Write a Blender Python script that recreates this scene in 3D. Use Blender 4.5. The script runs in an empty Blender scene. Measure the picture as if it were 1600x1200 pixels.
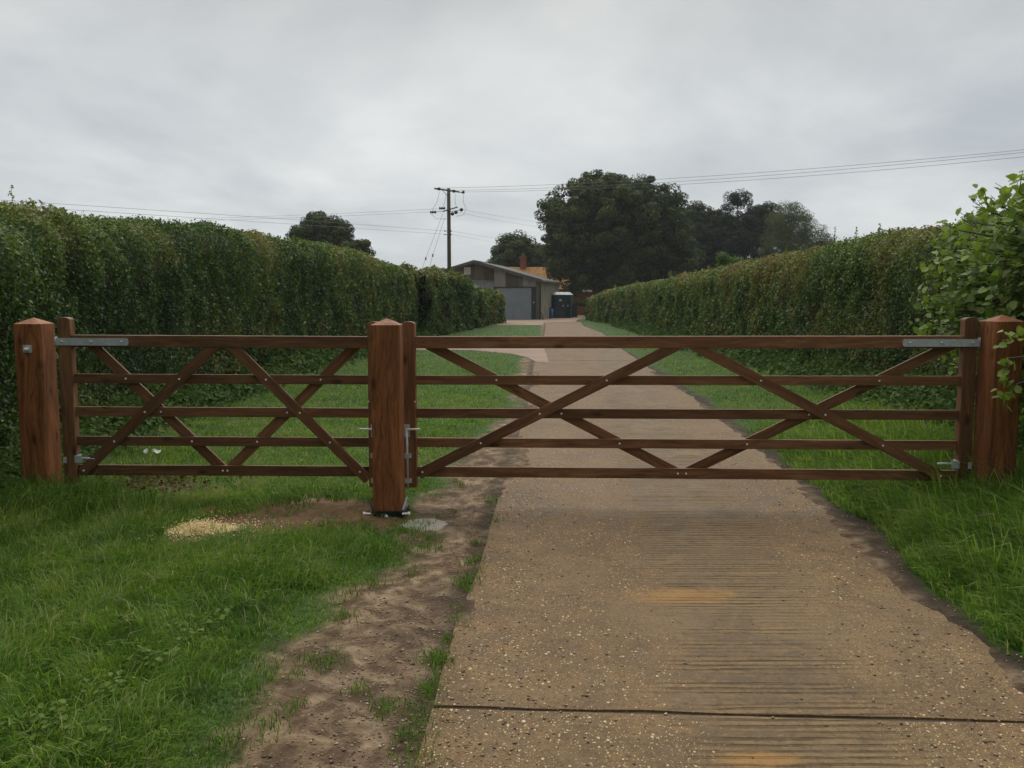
import bpy, bmesh, math, random
import numpy as np
from mathutils import Vector, Matrix
R = math.radians
random.seed(7)
rng = np.random.default_rng(11)
scene = bpy.context.scene
COL = scene.collection

# ------------------------------------------------------------------ camera
H0 = 1.5
F = 1300.0
PITCH = math.atan(130.0 / F)
cd = bpy.data.cameras.new('camera'); cam = bpy.data.objects.new('camera', cd); COL.objects.link(cam)
cam.location = (0, 0, H0); cam.rotation_euler = (math.pi / 2 - PITCH, 0, 0)
cd.sensor_width = 36; cd.lens = 36 * F / 1600; cd.clip_start = 0.05; cd.clip_end = 2000
scene.camera = cam
scene.render.resolution_x = 1024; scene.render.resolution_y = 768

# ------------------------------------------------------------------ world and sun (overcast)
SUN_EL, SUN_AZ = R(58), R(0)
w = bpy.data.worlds.new('World'); scene.world = w; w.use_nodes = True
nt = w.node_tree; nt.nodes.clear()
def N(t, k, **kw):
    n = t.nodes.new(k)
    for a, v in kw.items(): setattr(n, a, v)
    return n
out = N(nt, 'ShaderNodeOutputWorld')
sky = N(nt, 'ShaderNodeTexSky', sky_type='NISHITA', sun_disc=False)
sky.sun_elevation = SUN_EL; sky.sun_rotation = SUN_AZ
sky.air_density = 1.5; sky.dust_density = 4.0
bgs = N(nt, 'ShaderNodeBackground'); bgs.inputs[1].default_value = 0.08
nt.links.new(sky.outputs[0], bgs.inputs[0])
tc = N(nt, 'ShaderNodeTexCoord')
sep = N(nt, 'ShaderNodeSeparateXYZ'); nt.links.new(tc.outputs['Generated'], sep.inputs[0])
# flat cloud layer: project the direction on a plane above
addz = N(nt, 'ShaderNodeMath', operation='ADD'); nt.links.new(sep.outputs[2], addz.inputs[0]); addz.inputs[1].default_value = 0.22
mxz = N(nt, 'ShaderNodeMath', operation='MAXIMUM'); nt.links.new(addz.outputs[0], mxz.inputs[0]); mxz.inputs[1].default_value = 0.1
dx = N(nt, 'ShaderNodeMath', operation='DIVIDE'); dy = N(nt, 'ShaderNodeMath', operation='DIVIDE')
nt.links.new(sep.outputs[0], dx.inputs[0]); nt.links.new(mxz.outputs[0], dx.inputs[1])
nt.links.new(sep.outputs[1], dy.inputs[0]); nt.links.new(mxz.outputs[0], dy.inputs[1])
cmb = N(nt, 'ShaderNodeCombineXYZ'); nt.links.new(dx.outputs[0], cmb.inputs[0]); nt.links.new(dy.outputs[0], cmb.inputs[1])
n1 = N(nt, 'ShaderNodeTexNoise'); n1.inputs['Scale'].default_value = 0.75; n1.inputs['Detail'].default_value = 7; n1.inputs['Roughness'].default_value = 0.55
n1.inputs['Distortion'].default_value = 0.3
nt.links.new(cmb.outputs[0], n1.inputs['Vector'])
cr = N(nt, 'ShaderNodeValToRGB'); nt.links.new(n1.outputs[0], cr.inputs[0])
cr.color_ramp.elements[0].position = 0.34; cr.color_ramp.elements[0].color = (0.66, 0.70, 0.74, 1)
cr.color_ramp.elements[1].position = 0.64; cr.color_ramp.elements[1].color = (1.16, 1.155, 1.14, 1)
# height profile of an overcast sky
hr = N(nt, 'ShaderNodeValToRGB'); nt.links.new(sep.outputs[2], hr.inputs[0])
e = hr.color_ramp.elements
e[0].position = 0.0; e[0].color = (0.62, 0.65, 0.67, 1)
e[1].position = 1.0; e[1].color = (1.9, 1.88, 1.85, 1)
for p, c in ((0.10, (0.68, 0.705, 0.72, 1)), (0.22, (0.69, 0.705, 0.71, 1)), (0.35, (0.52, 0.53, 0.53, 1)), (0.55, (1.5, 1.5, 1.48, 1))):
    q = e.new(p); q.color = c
mul = N(nt, 'ShaderNodeMix', data_type='RGBA', blend_type='MULTIPLY'); mul.inputs[0].default_value = 1
nt.links.new(hr.outputs[0], mul.inputs[6]); nt.links.new(cr.outputs[0], mul.inputs[7])
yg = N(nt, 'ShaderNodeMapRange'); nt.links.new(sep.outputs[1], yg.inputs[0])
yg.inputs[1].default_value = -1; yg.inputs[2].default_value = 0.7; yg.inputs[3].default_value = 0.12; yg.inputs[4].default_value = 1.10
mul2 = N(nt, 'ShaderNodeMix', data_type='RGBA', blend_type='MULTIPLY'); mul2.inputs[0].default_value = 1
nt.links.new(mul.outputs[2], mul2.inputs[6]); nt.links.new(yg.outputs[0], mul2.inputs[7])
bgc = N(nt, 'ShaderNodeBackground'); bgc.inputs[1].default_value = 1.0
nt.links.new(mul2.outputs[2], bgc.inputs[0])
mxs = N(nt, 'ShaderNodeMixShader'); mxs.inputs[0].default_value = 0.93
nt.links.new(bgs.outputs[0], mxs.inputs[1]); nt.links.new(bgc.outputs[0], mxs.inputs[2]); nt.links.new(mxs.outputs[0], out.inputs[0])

sl = bpy.data.lights.new('sun', 'SUN'); sl.energy = 1.5; sl.angle = R(70); sl.color = (1.0, 0.96, 0.89)
so = bpy.data.objects.new('sun', sl); COL.objects.link(so)
so.rotation_euler = (math.pi / 2 - SUN_EL, 0, math.pi - SUN_AZ)
so.location = (0, 0, 30)
vs = scene.view_settings
vs.view_transform = 'Standard'; vs.look = 'None'; vs.gamma = 1; vs.exposure = 0.0

# ------------------------------------------------------------------ helpers
def gp(u, v):
    """ground point (z=0) seen at pixel u,v of the 1600x1200 photograph"""
    a = (600 - v) / F; cp, sp = math.cos(PITCH), math.sin(PITCH)
    t = H0 / (sp - a * cp)
    return ((u - 800) / F * t, (cp + a * sp) * t)
def at(u, v, Y):
    a = (600 - v) / F; cp, sp = math.cos(PITCH), math.sin(PITCH)
    t = Y / (cp + a * sp)
    return Vector(((u - 800) / F * t, Y, H0 + (a * cp - sp) * t))

def tag(o, label=None, cat=None, group=None, kind=None):
    if label: o['label'] = label
    if cat: o['category'] = cat
    if group: o['group'] = group
    if kind: o['kind'] = kind
    return o
def empty(name, loc, rz=0, **kw):
    o = bpy.data.objects.new(name, None); COL.objects.link(o); o.location = loc; o.rotation_euler = (0, 0, rz)
    o.empty_display_size = 0.1
    tag(o, **kw); return o
def link(name, me, mat, parent=None, loc=None, rot=None):
    o = bpy.data.objects.new(name, me); COL.objects.link(o)
    if mat: me.materials.append(mat)
    if parent: o.parent = parent
    if loc is not None: o.location = loc
    if rot is not None: o.rotation_euler = rot
    return o
def npmesh(name, V, FA, mat, parent=None, fattr=None, pattr=None, smooth=False, loc=None):
    V = np.asarray(V, dtype=np.float32).reshape(-1, 3); FA = np.asarray(FA, dtype=np.int32)
    k = FA.shape[1]; m = len(FA)
    me = bpy.data.meshes.new(name)
    me.vertices.add(len(V)); me.vertices.foreach_set('co', V.ravel())
    me.loops.add(m * k); me.loops.foreach_set('vertex_index', FA.ravel())
    me.polygons.add(m); me.polygons.foreach_set('loop_start', np.arange(0, m * k, k, dtype=np.int32))
    try: me.polygons.foreach_set('loop_total', np.full(m, k, dtype=np.int32))
    except Exception: pass
    me.update(calc_edges=True)
    if smooth: me.polygons.foreach_set('use_smooth', np.ones(m, dtype=bool))
    for nme, arr in (fattr or {}).items():
        a = me.attributes.new(nme, 'FLOAT', 'FACE'); a.data.foreach_set('value', np.asarray(arr, dtype=np.float32))
    for nme, arr in (pattr or {}).items():
        a = me.attributes.new(nme, 'FLOAT', 'POINT'); a.data.foreach_set('value', np.asarray(arr, dtype=np.float32))
    return link(name, me, mat, parent, loc)
def bmobj(name, bm, mat, parent=None, loc=None, rot=None, smooth=False):
    me = bpy.data.meshes.new(name); bmesh.ops.recalc_face_normals(bm, faces=bm.faces[:]); bm.to_mesh(me); bm.free()
    if smooth:
        for p in me.polygons: p.use_smooth = True
    return link(name, me, mat, parent, loc, rot)
def add_box(bm, a, b, bev=0):
    (x0, y0, z0), (x1, y1, z1) = a, b
    vs_ = [bm.verts.new(p) for p in ((x0,y0,z0),(x1,y0,z0),(x1,y1,z0),(x0,y1,z0),(x0,y0,z1),(x1,y0,z1),(x1,y1,z1),(x0,y1,z1))]
    fs = [bm.faces.new([vs_[i] for i in f]) for f in ((0,3,2,1),(4,5,6,7),(0,1,5,4),(1,2,6,5),(2,3,7,6),(3,0,4,7))]
    if bev:
        es = list({e for f in fs for e in f.edges})
        bmesh.ops.bevel(bm, geom=es, offset=bev, segments=2, profile=0.6, affect='EDGES')
def add_tube(bm, pts, rad, seg=8, cap=True):
    pts = [Vector(p) for p in pts]; n = len(pts)
    if not hasattr(rad, '__len__'): rad = [rad] * n
    rings = []
    up = None
    for i, p in enumerate(pts):
        d = (pts[min(i+1, n-1)] - pts[max(i-1, 0)]).normalized()
        if up is None: up = Vector((0,0,1)) if abs(d.z) < 0.9 else Vector((1,0,0))
        s = d.cross(up).normalized(); up = s.cross(d).normalized()
        rings.append([bm.verts.new(p + (s*math.cos(2*math.pi*j/seg) + up*math.sin(2*math.pi*j/seg))*rad[i]) for j in range(seg)])
    for i in range(n-1):
        for j in range(seg):
            bm.faces.new((rings[i][j], rings[i][(j+1)%seg], rings[i+1][(j+1)%seg], rings[i+1][j]))
    if cap:
        bm.faces.new(rings[0][::-1]); bm.faces.new(rings[-1])
def box(name, a, b, mat, parent=None, bev=0.0, loc=None, rot=None):
    bm = bmesh.new(); add_box(bm, a, b, bev); return bmobj(name, bm, mat, parent, loc, rot)
def tube(name, pts, rad, mat, parent=None, seg=8, smooth=True):
    bm = bmesh.new(); add_tube(bm, pts, rad, seg); return bmobj(name, bm, mat, parent, smooth=smooth)

# value noise
_T = rng.random((256, 256)).astype(np.float32)
def vnoise(x, y):
    x = np.asarray(x, dtype=np.float64); y = np.asarray(y, dtype=np.float64)
    xi = np.floor(x).astype(int); yi = np.floor(y).astype(int); fx = x-xi; fy = y-yi
    fx = fx*fx*(3-2*fx); fy = fy*fy*(3-2*fy)
    a = _T[xi & 255, yi & 255]; b = _T[(xi+1) & 255, yi & 255]; c = _T[xi & 255, (yi+1) & 255]; d = _T[(xi+1) & 255, (yi+1) & 255]
    return (a*(1-fx)+b*fx)*(1-fy) + (c*(1-fx)+d*fx)*fy
def fbm(x, y, o=4):
    s = 0; a = 0.5; t = 0
    for i in range(o):
        s = s + a*vnoise(x*2**i + 17.3*i, y*2**i + 5.1*i); t += a; a *= 0.5
    return s/t
def sstep(a, b, x):
    t = np.clip((x-a)/(b-a), 0, 1); return t*t*(3-2*t)

# ------------------------------------------------------------------ materials
def mat(name):
    m = bpy.data.materials.new(name); m.use_nodes = True
    t = m.node_tree; t.nodes.clear(); o = N(t, 'ShaderNodeOutputMaterial'); b = N(t, 'ShaderNodeBsdfPrincipled')
    t.links.new(b.outputs[0], o.inputs[0]); return m, t, b
def ramp(t, src, stops, interp='LINEAR'):
    r = N(t, 'ShaderNodeValToRGB'); r.color_ramp.interpolation = interp
    e = r.color_ramp.elements
    e[0].position = stops[0][0]; e[0].color = (*stops[0][1], 1)
    e[1].position = stops[-1][0]; e[1].color = (*stops[-1][1], 1)
    for p, c in stops[1:-1]:
        q = e.new(p); q.color = (*c, 1)
    t.links.new(src, r.inputs[0]); return r.outputs[0]
def noise(t, vec, scale, detail=3, rough=0.5, dist=0.0):
    n = N(t, 'ShaderNodeTexNoise'); n.inputs['Scale'].default_value = scale; n.inputs['Detail'].default_value = detail
    n.inputs['Roughness'].default_value = rough; n.inputs['Distortion'].default_value = dist
    if vec is not None: t.links.new(vec, n.inputs['Vector'])
    return n.outputs[0]
def mapping(t, vec, scale=(1,1,1), loc=(0,0,0), rot=(0,0,0)):
    m = N(t, 'ShaderNodeMapping'); m.inputs['Scale'].default_value = scale; m.inputs['Location'].default_value = loc; m.inputs['Rotation'].default_value = rot
    t.links.new(vec, m.inputs[0]); return m.outputs[0]
def mixc(t, fac, a, b, mode='MIX'):
    m = N(t, 'ShaderNodeMix', data_type='RGBA', blend_type=mode)
    for i, s in ((0, fac), (6, a), (7, b)):
        if isinstance(s, (int, float)): m.inputs[i].default_value = s
        elif isinstance(s, tuple): m.inputs[i].default_value = (*s, 1)
        else: t.links.new(s, m.inputs[i])
    return m.outputs[2]
def mth(t, op, a, b=None, clamp=False):
    m = N(t, 'ShaderNodeMath', operation=op); m.use_clamp = clamp
    for i, s in ((0, a), (1, b)):
        if s is None: continue
        if isinstance(s, (int, float)): m.inputs[i].default_value = s
        else: t.links.new(s, m.inputs[i])
    return m.outputs[0]
def mrange(t, v, a, b, c=0.0, d=1.0):
    m = N(t, 'ShaderNodeMapRange'); m.interpolation_type = 'SMOOTHSTEP'
    for i, s in enumerate((v, a, b, c, d)):
        if isinstance(s, (int, float)): m.inputs[i].default_value = s
        else: t.links.new(s, m.inputs[i])
    return m.outputs[0]
def bump(t, bsdf, h, strength=0.5, dist=0.01):
    b = N(t, 'ShaderNodeBump'); b.inputs['Strength'].default_value = strength; b.inputs['Distance'].default_value = dist
    t.links.new(h, b.inputs['Height']); t.links.new(b.outputs[0], bsdf.inputs['Normal'])
def attr(t, name):
    a = N(t, 'ShaderNodeAttribute'); a.attribute_name = name; return a.outputs['Fac']

def simple(name, col, rough=0.6, metal=0.0, var=0.25, nscale=6.0, bmp=0.0):
    m, t, b = mat(name); tcn = N(t, 'ShaderNodeTexCoord')
    n = noise(t, tcn.outputs['Object'], nscale, 5, 0.6)
    c = ramp(t, n, [(0.3, tuple(x*(1-var) for x in col)), (0.7, tuple(min(1, x*(1+var)) for x in col))])
    t.links.new(c, b.inputs['Base Color']); b.inputs['Roughness'].default_value = rough; b.inputs['Metallic'].default_value = metal
    if bmp: bump(t, b, n, bmp, 0.005)
    return m

def wood(name, c0, c1, c2, grain=1.0, bmpd=0.0015):
    m, t, b = mat(name); tcn = N(t, 'ShaderNodeTexCoord'); oi = N(t, 'ShaderNodeObjectInfo')
    off = N(t, 'ShaderNodeVectorMath', operation='ADD')
    sc = mth(t, 'MULTIPLY', oi.outputs['Random'], 37.0); cb = N(t, 'ShaderNodeCombineXYZ')
    for i in range(3): t.links.new(sc, cb.inputs[i])
    t.links.new(tcn.outputs['Object'], off.inputs[0]); t.links.new(cb.outputs[0], off.inputs[1]); P = off.outputs[0]
    warp = N(t, 'ShaderNodeTexNoise'); warp.inputs['Scale'].default_value = 2.2; warp.inputs['Detail'].default_value = 2; t.links.new(mapping(t, P, (1.0, 3, 3)), warp.inputs['Vector'])
    wsum = N(t, 'ShaderNodeVectorMath', operation='MULTIPLY_ADD'); t.links.new(warp.outputs['Color'], wsum.inputs[0]); wsum.inputs[1].default_value = (0.0, 0.11, 0.11); t.links.new(P, wsum.inputs[2])
    g = noise(t, mapping(t, wsum.outputs[0], (1.3, 42, 42)), grain, 7, 0.7, 0.3)
    big = noise(t, mapping(t, P, (1.0, 6, 6)), 1.6, 4, 0.6, 1.2)
    c = ramp(t, g, [(0.30, c0), (0.52, c1), (0.75, c2)])
    c = mixc(t, mrange(t, big, 0.35, 0.7, 0.0, 0.55), c, c0)
    v = N(t, 'ShaderNodeTexVoronoi'); v.inputs['Scale'].default_value = 1.0
    t.links.new(mapping(t, P, (3.2, 8, 8)), v.inputs['Vector'])
    kn = mrange(t, v.outputs['Distance'], 0.06, 0.20, 1, 0)
    c = mixc(t, mth(t, 'MULTIPLY', kn, 0.75), c, tuple(x*0.35 for x in c0))
    tone = mth(t, 'ADD', mth(t, 'MULTIPLY', oi.outputs['Random'], 0.5), 0.78)
    c = mixc(t, 1.0, c, tone, 'MULTIPLY')
    t.links.new(c, b.inputs['Base Color']); b.inputs['Roughness'].default_value = 0.62; b.inputs['Specular IOR Level'].default_value = 0.2
    b.inputs['Specular IOR Level'].default_value = 0.3
    bump(t, b, g, 0.4, bmpd)
    return m
M = {}
M['post'] = wood('stained_post_timber', (0.080, 0.028, 0.010), (0.265, 0.098, 0.033), (0.46, 0.19, 0.065), 1.2, 0.003)
M['rail'] = wood('stained_gate_timber', (0.085, 0.038, 0.017), (0.190, 0.091, 0.042), (0.31, 0.165, 0.080), 1.0)
M['galv'] = simple('galvanised_steel', (0.50, 0.55, 0.57), 0.45, 0.15, 0.18, 45)
M['galv_bolt'] = simple('zinc_bolt', (0.88, 0.87, 0.83), 0.35, 0.0, 0.08, 60)
M['shoe'] = simple('black_metal_shoe', (0.018, 0.02, 0.03), 0.4, 0.4, 0.3, 30)

def foliage(name, stops, transl=0.25, rough=0.45, spec=0.35):
    m, t, b = mat(name); c = ramp(t, attr(t, 'tint'), stops)
    t.links.new(c, b.inputs['Base Color']); b.inputs['Roughness'].default_value = rough; b.inputs['Specular IOR Level'].default_value = spec
    tr = N(t, 'ShaderNodeBsdfTranslucent'); t.links.new(mixc(t, 1.0, c, (1.3, 1.35, 0.7), 'MULTIPLY'), tr.inputs[0])
    mx = N(t, 'ShaderNodeMixShader'); mx.inputs[0].default_value = transl
    o = [n for n in t.nodes if n.type == 'OUTPUT_MATERIAL'][0]
    t.links.new(b.outputs[0], mx.inputs[1]); t.links.new(tr.outputs[0], mx.inputs[2]); t.links.new(mx.outputs[0], o.inputs[0])
    return m
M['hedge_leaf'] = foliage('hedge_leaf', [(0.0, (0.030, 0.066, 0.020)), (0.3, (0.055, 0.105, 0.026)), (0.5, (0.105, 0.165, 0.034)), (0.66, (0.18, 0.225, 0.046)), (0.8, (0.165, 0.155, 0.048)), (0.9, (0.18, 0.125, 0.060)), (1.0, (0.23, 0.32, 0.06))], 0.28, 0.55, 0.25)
M['hazel_leaf'] = foliage('hazel_leaf', [(0.0, (0.045, 0.100, 0.022)), (0.5, (0.115, 0.195, 0.034)), (1.0, (0.24, 0.32, 0.055))], 0.4, 0.5, 0.3)
M['tree_leaf'] = foliage('broadleaf_tree_leaf', [(0.0, (0.018, 0.034, 0.007)), (0.5, (0.046, 0.072, 0.013)), (1.0, (0.14, 0.165, 0.030))], 0.2, 0.6, 0.15)
M['pine_leaf'] = foliage('dark_needle_foliage', [(0.0, (0.016, 0.030, 0.014)), (1.0, (0.042, 0.062, 0.026))], 0.08, 0.7, 0.1)
M['pale_leaf'] = foliage('loose_pale_leaf', [(0.0, (0.050, 0.075, 0.028)), (1.0, (0.15, 0.18, 0.07))], 0.25, 0.6, 0.15)
M['weed'] = foliage('undergrowth_leaf', [(0.0, (0.038, 0.078, 0.018)), (0.6, (0.078, 0.138, 0.024)), (1.0, (0.135, 0.205, 0.036))], 0.28, 0.6, 0.15)
M['grass'] = foliage('grass_blade', [(0.0, (0.038, 0.085, 0.013)), (0.4, (0.100, 0.194, 0.025)), (0.8, (0.185, 0.295, 0.043)), (0.93, (0.22, 0.29, 0.09)), (1.0, (0.40, 0.35, 0.19))], 0.35, 0.55, 0.15)
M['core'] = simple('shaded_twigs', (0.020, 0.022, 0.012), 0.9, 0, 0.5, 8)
M['bark'] = simple('bark', (0.075, 0.062, 0.048), 0.9, 0, 0.4, 5, 0.5)
M['flower'] = simple('white_petal', (0.75, 0.75, 0.70), 0.6)
M['litter'] = foliage('dead_leaf', [(0.0, (0.04, 0.022, 0.012)), (1.0, (0.12, 0.065, 0.035))], 0.1, 0.9, 0.0)

# ground: bare soil, turf thatch, orange sand, sawdust, cement by masks of where each lies
m, t, b = mat('ground_soil'); tcn = N(t, 'ShaderNodeTexCoord'); P = tcn.outputs['Object']
nb = noise(t, P, 1.7, 6, 0.6, 0.3); nf = noise(t, P, 38, 5, 0.7); nm = noise(t, P, 7, 6, 0.65, 0.5)
soil = ramp(t, nm, [(0.30, (0.060, 0.036, 0.019)), (0.45, (0.130, 0.082, 0.045)), (0.54, (0.235, 0.160, 0.092)), (0.66, (0.40, 0.295, 0.180))])
soil = mixc(t, mrange(t, nb, 0.4, 0.66, 0, 0.6), soil, (0.085, 0.055, 0.033))
soil = mixc(t, mrange(t, nf, 0.55, 0.75, 0, 0.5), soil, (0.30, 0.24, 0.16))
vp = N(t, 'ShaderNodeTexVoronoi'); vp.inputs['Scale'].default_value = 42; t.links.new(P, vp.inputs['Vector'])
peb = mrange(t, vp.outputs['Distance'], 0.16, 0.24, 1, 0)
sp3 = N(t, 'ShaderNodeSeparateColor'); t.links.new(vp.outputs['Color'], sp3.inputs[0])
pebm = mth(t, 'MULTIPLY', peb, mth(t, 'GREATER_THAN', sp3.outputs[0], 0.82))
soil = mixc(t, mth(t, 'MULTIPLY', pebm, 0.9), soil, (0.42, 0.34, 0.24))
soil = mixc(t, mth(t, 'MULTIPLY', attr(t, 'damp'), 0.85), soil, (0.024, 0.016, 0.010))
thatch = ramp(t, nf, [(0.3, (0.022, 0.046, 0.010)), (0.55, (0.052, 0.105, 0.018)), (0.8, (0.090, 0.145, 0.032))])
c = mixc(t, attr(t, 'turf'), soil, thatch)
osand = ramp(t, nm, [(0.3, (0.09, 0.048, 0.026)), (0.6, (0.21, 0.115, 0.060)), (0.8, (0.29, 0.175, 0.10))])
ofac = mrange(t, mth(t, 'ADD', attr(t, 'sand'), mth(t, 'MULTIPLY', mth(t, 'SUBTRACT', nm, 0.5), 1.2)), 0.35, 0.6)
c = mixc(t, ofac, c, osand)
sfac = mrange(t, mth(t, 'ADD', attr(t, 'sawdust'), mth(t, 'MULTIPLY', mth(t, 'SUBTRACT', nf, 0.5), 1.6)), 0.3, 0.6)
c = mixc(t, sfac, c, (0.72, 0.55, 0.26))
cfac = mrange(t, mth(t, 'ADD', attr(t, 'cement'), mth(t, 'MULTIPLY', mth(t, 'SUBTRACT', nm, 0.5), 1.6)), 0.30, 0.62, 0, 0.85)
c = mixc(t, cfac, c, ramp(t, nf, [(0.3, (0.30, 0.27, 0.22)), (0.7, (0.46, 0.43, 0.37))]))
t.links.new(c, b.inputs['Base Color']); b.inputs['Roughness'].default_value = 0.88; b.inputs['Specular IOR Level'].default_value = 0.25
hh = mth(t, 'ADD', mth(t, 'ADD', nf, mth(t, 'MULTIPLY', nm, 2.0)), mth(t, 'MULTIPLY', pebm, 0.5))
bump(t, b, hh, 1.0, 0.022); M['ground'] = m

# concrete farm road: tamped ridges across, exposed flints, stains
def concrete(name, near=True):
    m, t, b = mat(name); tcn = N(t, 'ShaderNodeTexCoord'); P = tcn.outputs['Object']
    sx = N(t, 'ShaderNodeSeparateXYZ'); t.links.new(P, sx.inputs[0]); X, Y = sx.outputs[0], sx.outputs[1]
    big = noise(t, P, 0.9, 6, 0.6, 0.4); mid = noise(t, P, 5, 6, 0.65, 0.3); fine = noise(t, P, 70, 5, 0.75)
    c = ramp(t, big, [(0.3, (0.135, 0.082, 0.042)), (0.5, (0.200, 0.128, 0.068)), (0.7, (0.245, 0.168, 0.095))])
    c = mixc(t, mrange(t, mid, 0.35, 0.7, 0, 0.5), c, (0.25, 0.175, 0.105))
    c = mixc(t, mrange(t, mid, 0.62, 0.36, 0, 0.55), c, (0.095, 0.068, 0.042))
    tyre = noise(t, mapping(t, P, (2.4, 0.16, 1), loc=(3, 1, 0)), 1.0, 3, 0.5)
    c = mixc(t, mrange(t, tyre, 0.42, 0.62, 0, 0.35), c, (0.12, 0.083, 0.050))
    # centre line of the road in X for a given Y
    cx = mth(t, 'ADD', mth(t, 'MULTIPLY', Y, 0.085), 0.66)
    lat = mth(t, 'SUBTRACT', X, cx)
    lw = mth(t, 'ADD', lat, mth(t, 'MULTIPLY', mth(t, 'SUBTRACT', big, 0.5), 0.8))
    centre = mth(t, 'MULTIPLY', mrange(t, lw, -0.42, -0.12), mrange(t, lw, 0.28, 0.72, 1, 0))
    # ridges: stripes across the road, uneven
    st1 = noise(t, mapping(t, P, (0.55, 46, 1)), 1.0, 4, 0.7, 0.15)
    st2 = noise(t, mapping(t, P, (0.35, 8.5, 1)), 1.0, 3, 0.6, 0.2)
    wv = N(t, 'ShaderNodeTexWave', wave_type='BANDS', bands_direction='Y'); wv.inputs['Scale'].default_value = 7.6
    wv.inputs['Distortion'].default_value = 3.0; wv.inputs['Detail'].default_value = 4; wv.inputs['Detail Scale'].default_value = 1.5
    t.links.new(mapping(t, P, (0.25, 1, 1)), wv.inputs['Vector'])
    groove = mth(t, 'MULTIPLY', mrange(t, mth(t, 'ADD', wv.outputs['Fac'], mth(t, 'MULTIPLY', mth(t, 'SUBTRACT', st1, 0.5), 1.5)), 0.50, 0.10), mrange(t, st1, 0.66, 0.45))
    groove = mth(t, 'MULTIPLY', mth(t, 'MULTIPLY', groove, mrange(t, st2, 0.36, 0.54)), mrange(t, mid, 0.36, 0.52, 0.35, 1.0))
    gm = mth(t, 'MULTIPLY', groove, mth(t, 'ADD', mth(t, 'MULTIPLY', centre, 0.55), 0.04))
    band = mth(t, 'MULTIPLY', mrange(t, st2, 0.35, 0.65), centre)
    c = mixc(t, mth(t, 'MULTIPLY', band, 0.4), c, (0.27, 0.20, 0.118))
    c = mixc(t, mth(t, 'MULTIPLY', mth(t, 'MULTIPLY', mrange(t, st2, 0.5, 0.36), centre), 0.5), c, (0.12, 0.10, 0.07))
    c = mixc(t, mth(t, 'MULTIPLY', mrange(t, st1, 0.5, 0.30), mth(t, 'MULTIPLY', centre, 0.55)), c, (0.10, 0.078, 0.052))
    c = mixc(t, gm, c, (0.05, 0.037, 0.024))
    g1 = noise(t, P, 26, 8, 0.85, 0.2); g2 = noise(t, mapping(t, P, (1, 1, 1), loc=(5, 9, 0)), 2.7, 8, 0.75, 0.8)
    c = mixc(t, mrange(t, g1, 0.52, 0.36, 0.0, 0.62), c, (0.060, 0.042, 0.026))
    c = mixc(t, mrange(t, g1, 0.54, 0.68, 0.0, 0.5), c, (0.36, 0.26, 0.155))
    c = mixc(t, mrange(t, g2, 0.50, 0.38, 0.0, 0.5), c, (0.095, 0.072, 0.050))
    c = mixc(t, mrange(t, g2, 0.55, 0.68, 0.0, 0.4), c, (0.25, 0.155, 0.085))
    # flints
    flfac = mth(t, 'MULTIPLY', mth(t, 'SUBTRACT', 1.0, mth(t, 'MULTIPLY', centre, 0.93)), mrange(t, noise(t, P, 2.2, 4, 0.6), 0.30, 0.62, 0.55, 1.0))
    hsum = mth(t, 'MULTIPLY', fine, 0.5)
    for sc, thr in ((140, 0.20), (85, 0.30), (52, 0.66)):
        v = N(t, 'ShaderNodeTexVoronoi'); v.inputs['Scale'].default_value = sc; v.inputs['Randomness'].default_value = 1
        t.links.new(mapping(t, P, (1, 0.8, 1), rot=(0, 0, 0.4)), v.inputs['Vector'])
        s = N(t, 'ShaderNodeSeparateColor'); t.links.new(v.outputs['Color'], s.inputs[0])
        rad = mth(t, 'ADD', mth(t, 'MULTIPLY', s.outputs[1], 0.28), 0.12)
        inside = mrange(t, mth(t, 'SUBTRACT', v.outputs['Distance'], rad), -0.05, 0.03, 1, 0)
        pres = mth(t, 'GREATER_THAN', mth(t, 'MULTIPLY', flfac, mth(t, 'ADD', s.outputs[0], 0.25)), thr)
        k = mth(t, 'MULTIPLY', inside, pres)
        pc = ramp(t, s.outputs[2], [(0.0, (0.13, 0.095, 0.07)), (0.2, (0.24, 0.14, 0.08)), (0.45, (0.42, 0.24, 0.10)), (0.75, (0.50, 0.37, 0.20)), (1.0, (0.68, 0.57, 0.40))])
        c = mixc(t, mth(t, 'MULTIPLY', k, 0.92), c, pc); hsum = mth(t, 'ADD', hsum, mth(t, 'MULTIPLY', k, 0.7))
    mudf = mrange(t, noise(t, mapping(t, P, (1, 1, 1), loc=(7, 3, 0)), 1.5, 7, 0.7, 0.6), 0.50, 0.62, 0, 0.65)
    c = mixc(t, mudf, c, mixc(t, mid, (0.15, 0.100, 0.058), (0.255, 0.185, 0.112)))
    # ochre stains
    for (px, py, rx, ry) in ((0.86, 4.12, 0.30, 0.12), (0.80, 2.60, 0.16, 0.05)):
        ex = mth(t, 'DIVIDE', mth(t, 'SUBTRACT', X, px), rx); ey = mth(t, 'DIVIDE', mth(t, 'SUBTRACT', Y, py), ry)
        d2 = mth(t, 'ADD', mth(t, 'MULTIPLY', ex, ex), mth(t, 'MULTIPLY', ey, ey))
        d2 = mth(t, 'ADD', d2, mth(t, 'MULTIPLY', mth(t, 'SUBTRACT', mid, 0.5), 4.0))
        c = mixc(t, mrange(t, d2, 0.0, 1.5, 0.60, 0), c, (0.36, 0.20, 0.062))
    c = mixc(t, mrange(t, fine, 0.50, 0.72, 0.0, 0.3), c, (0.34, 0.24, 0.14))
    c = mixc(t, mrange(t, fine, 0.48, 0.30, 0.0, 0.45), c, (0.07, 0.047, 0.028))
    c = mixc(t, 1.0, c, (1.0, 0.95, 0.80), 'MULTIPLY')
    t.links.new(c, b.inputs['Base Color'])
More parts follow.
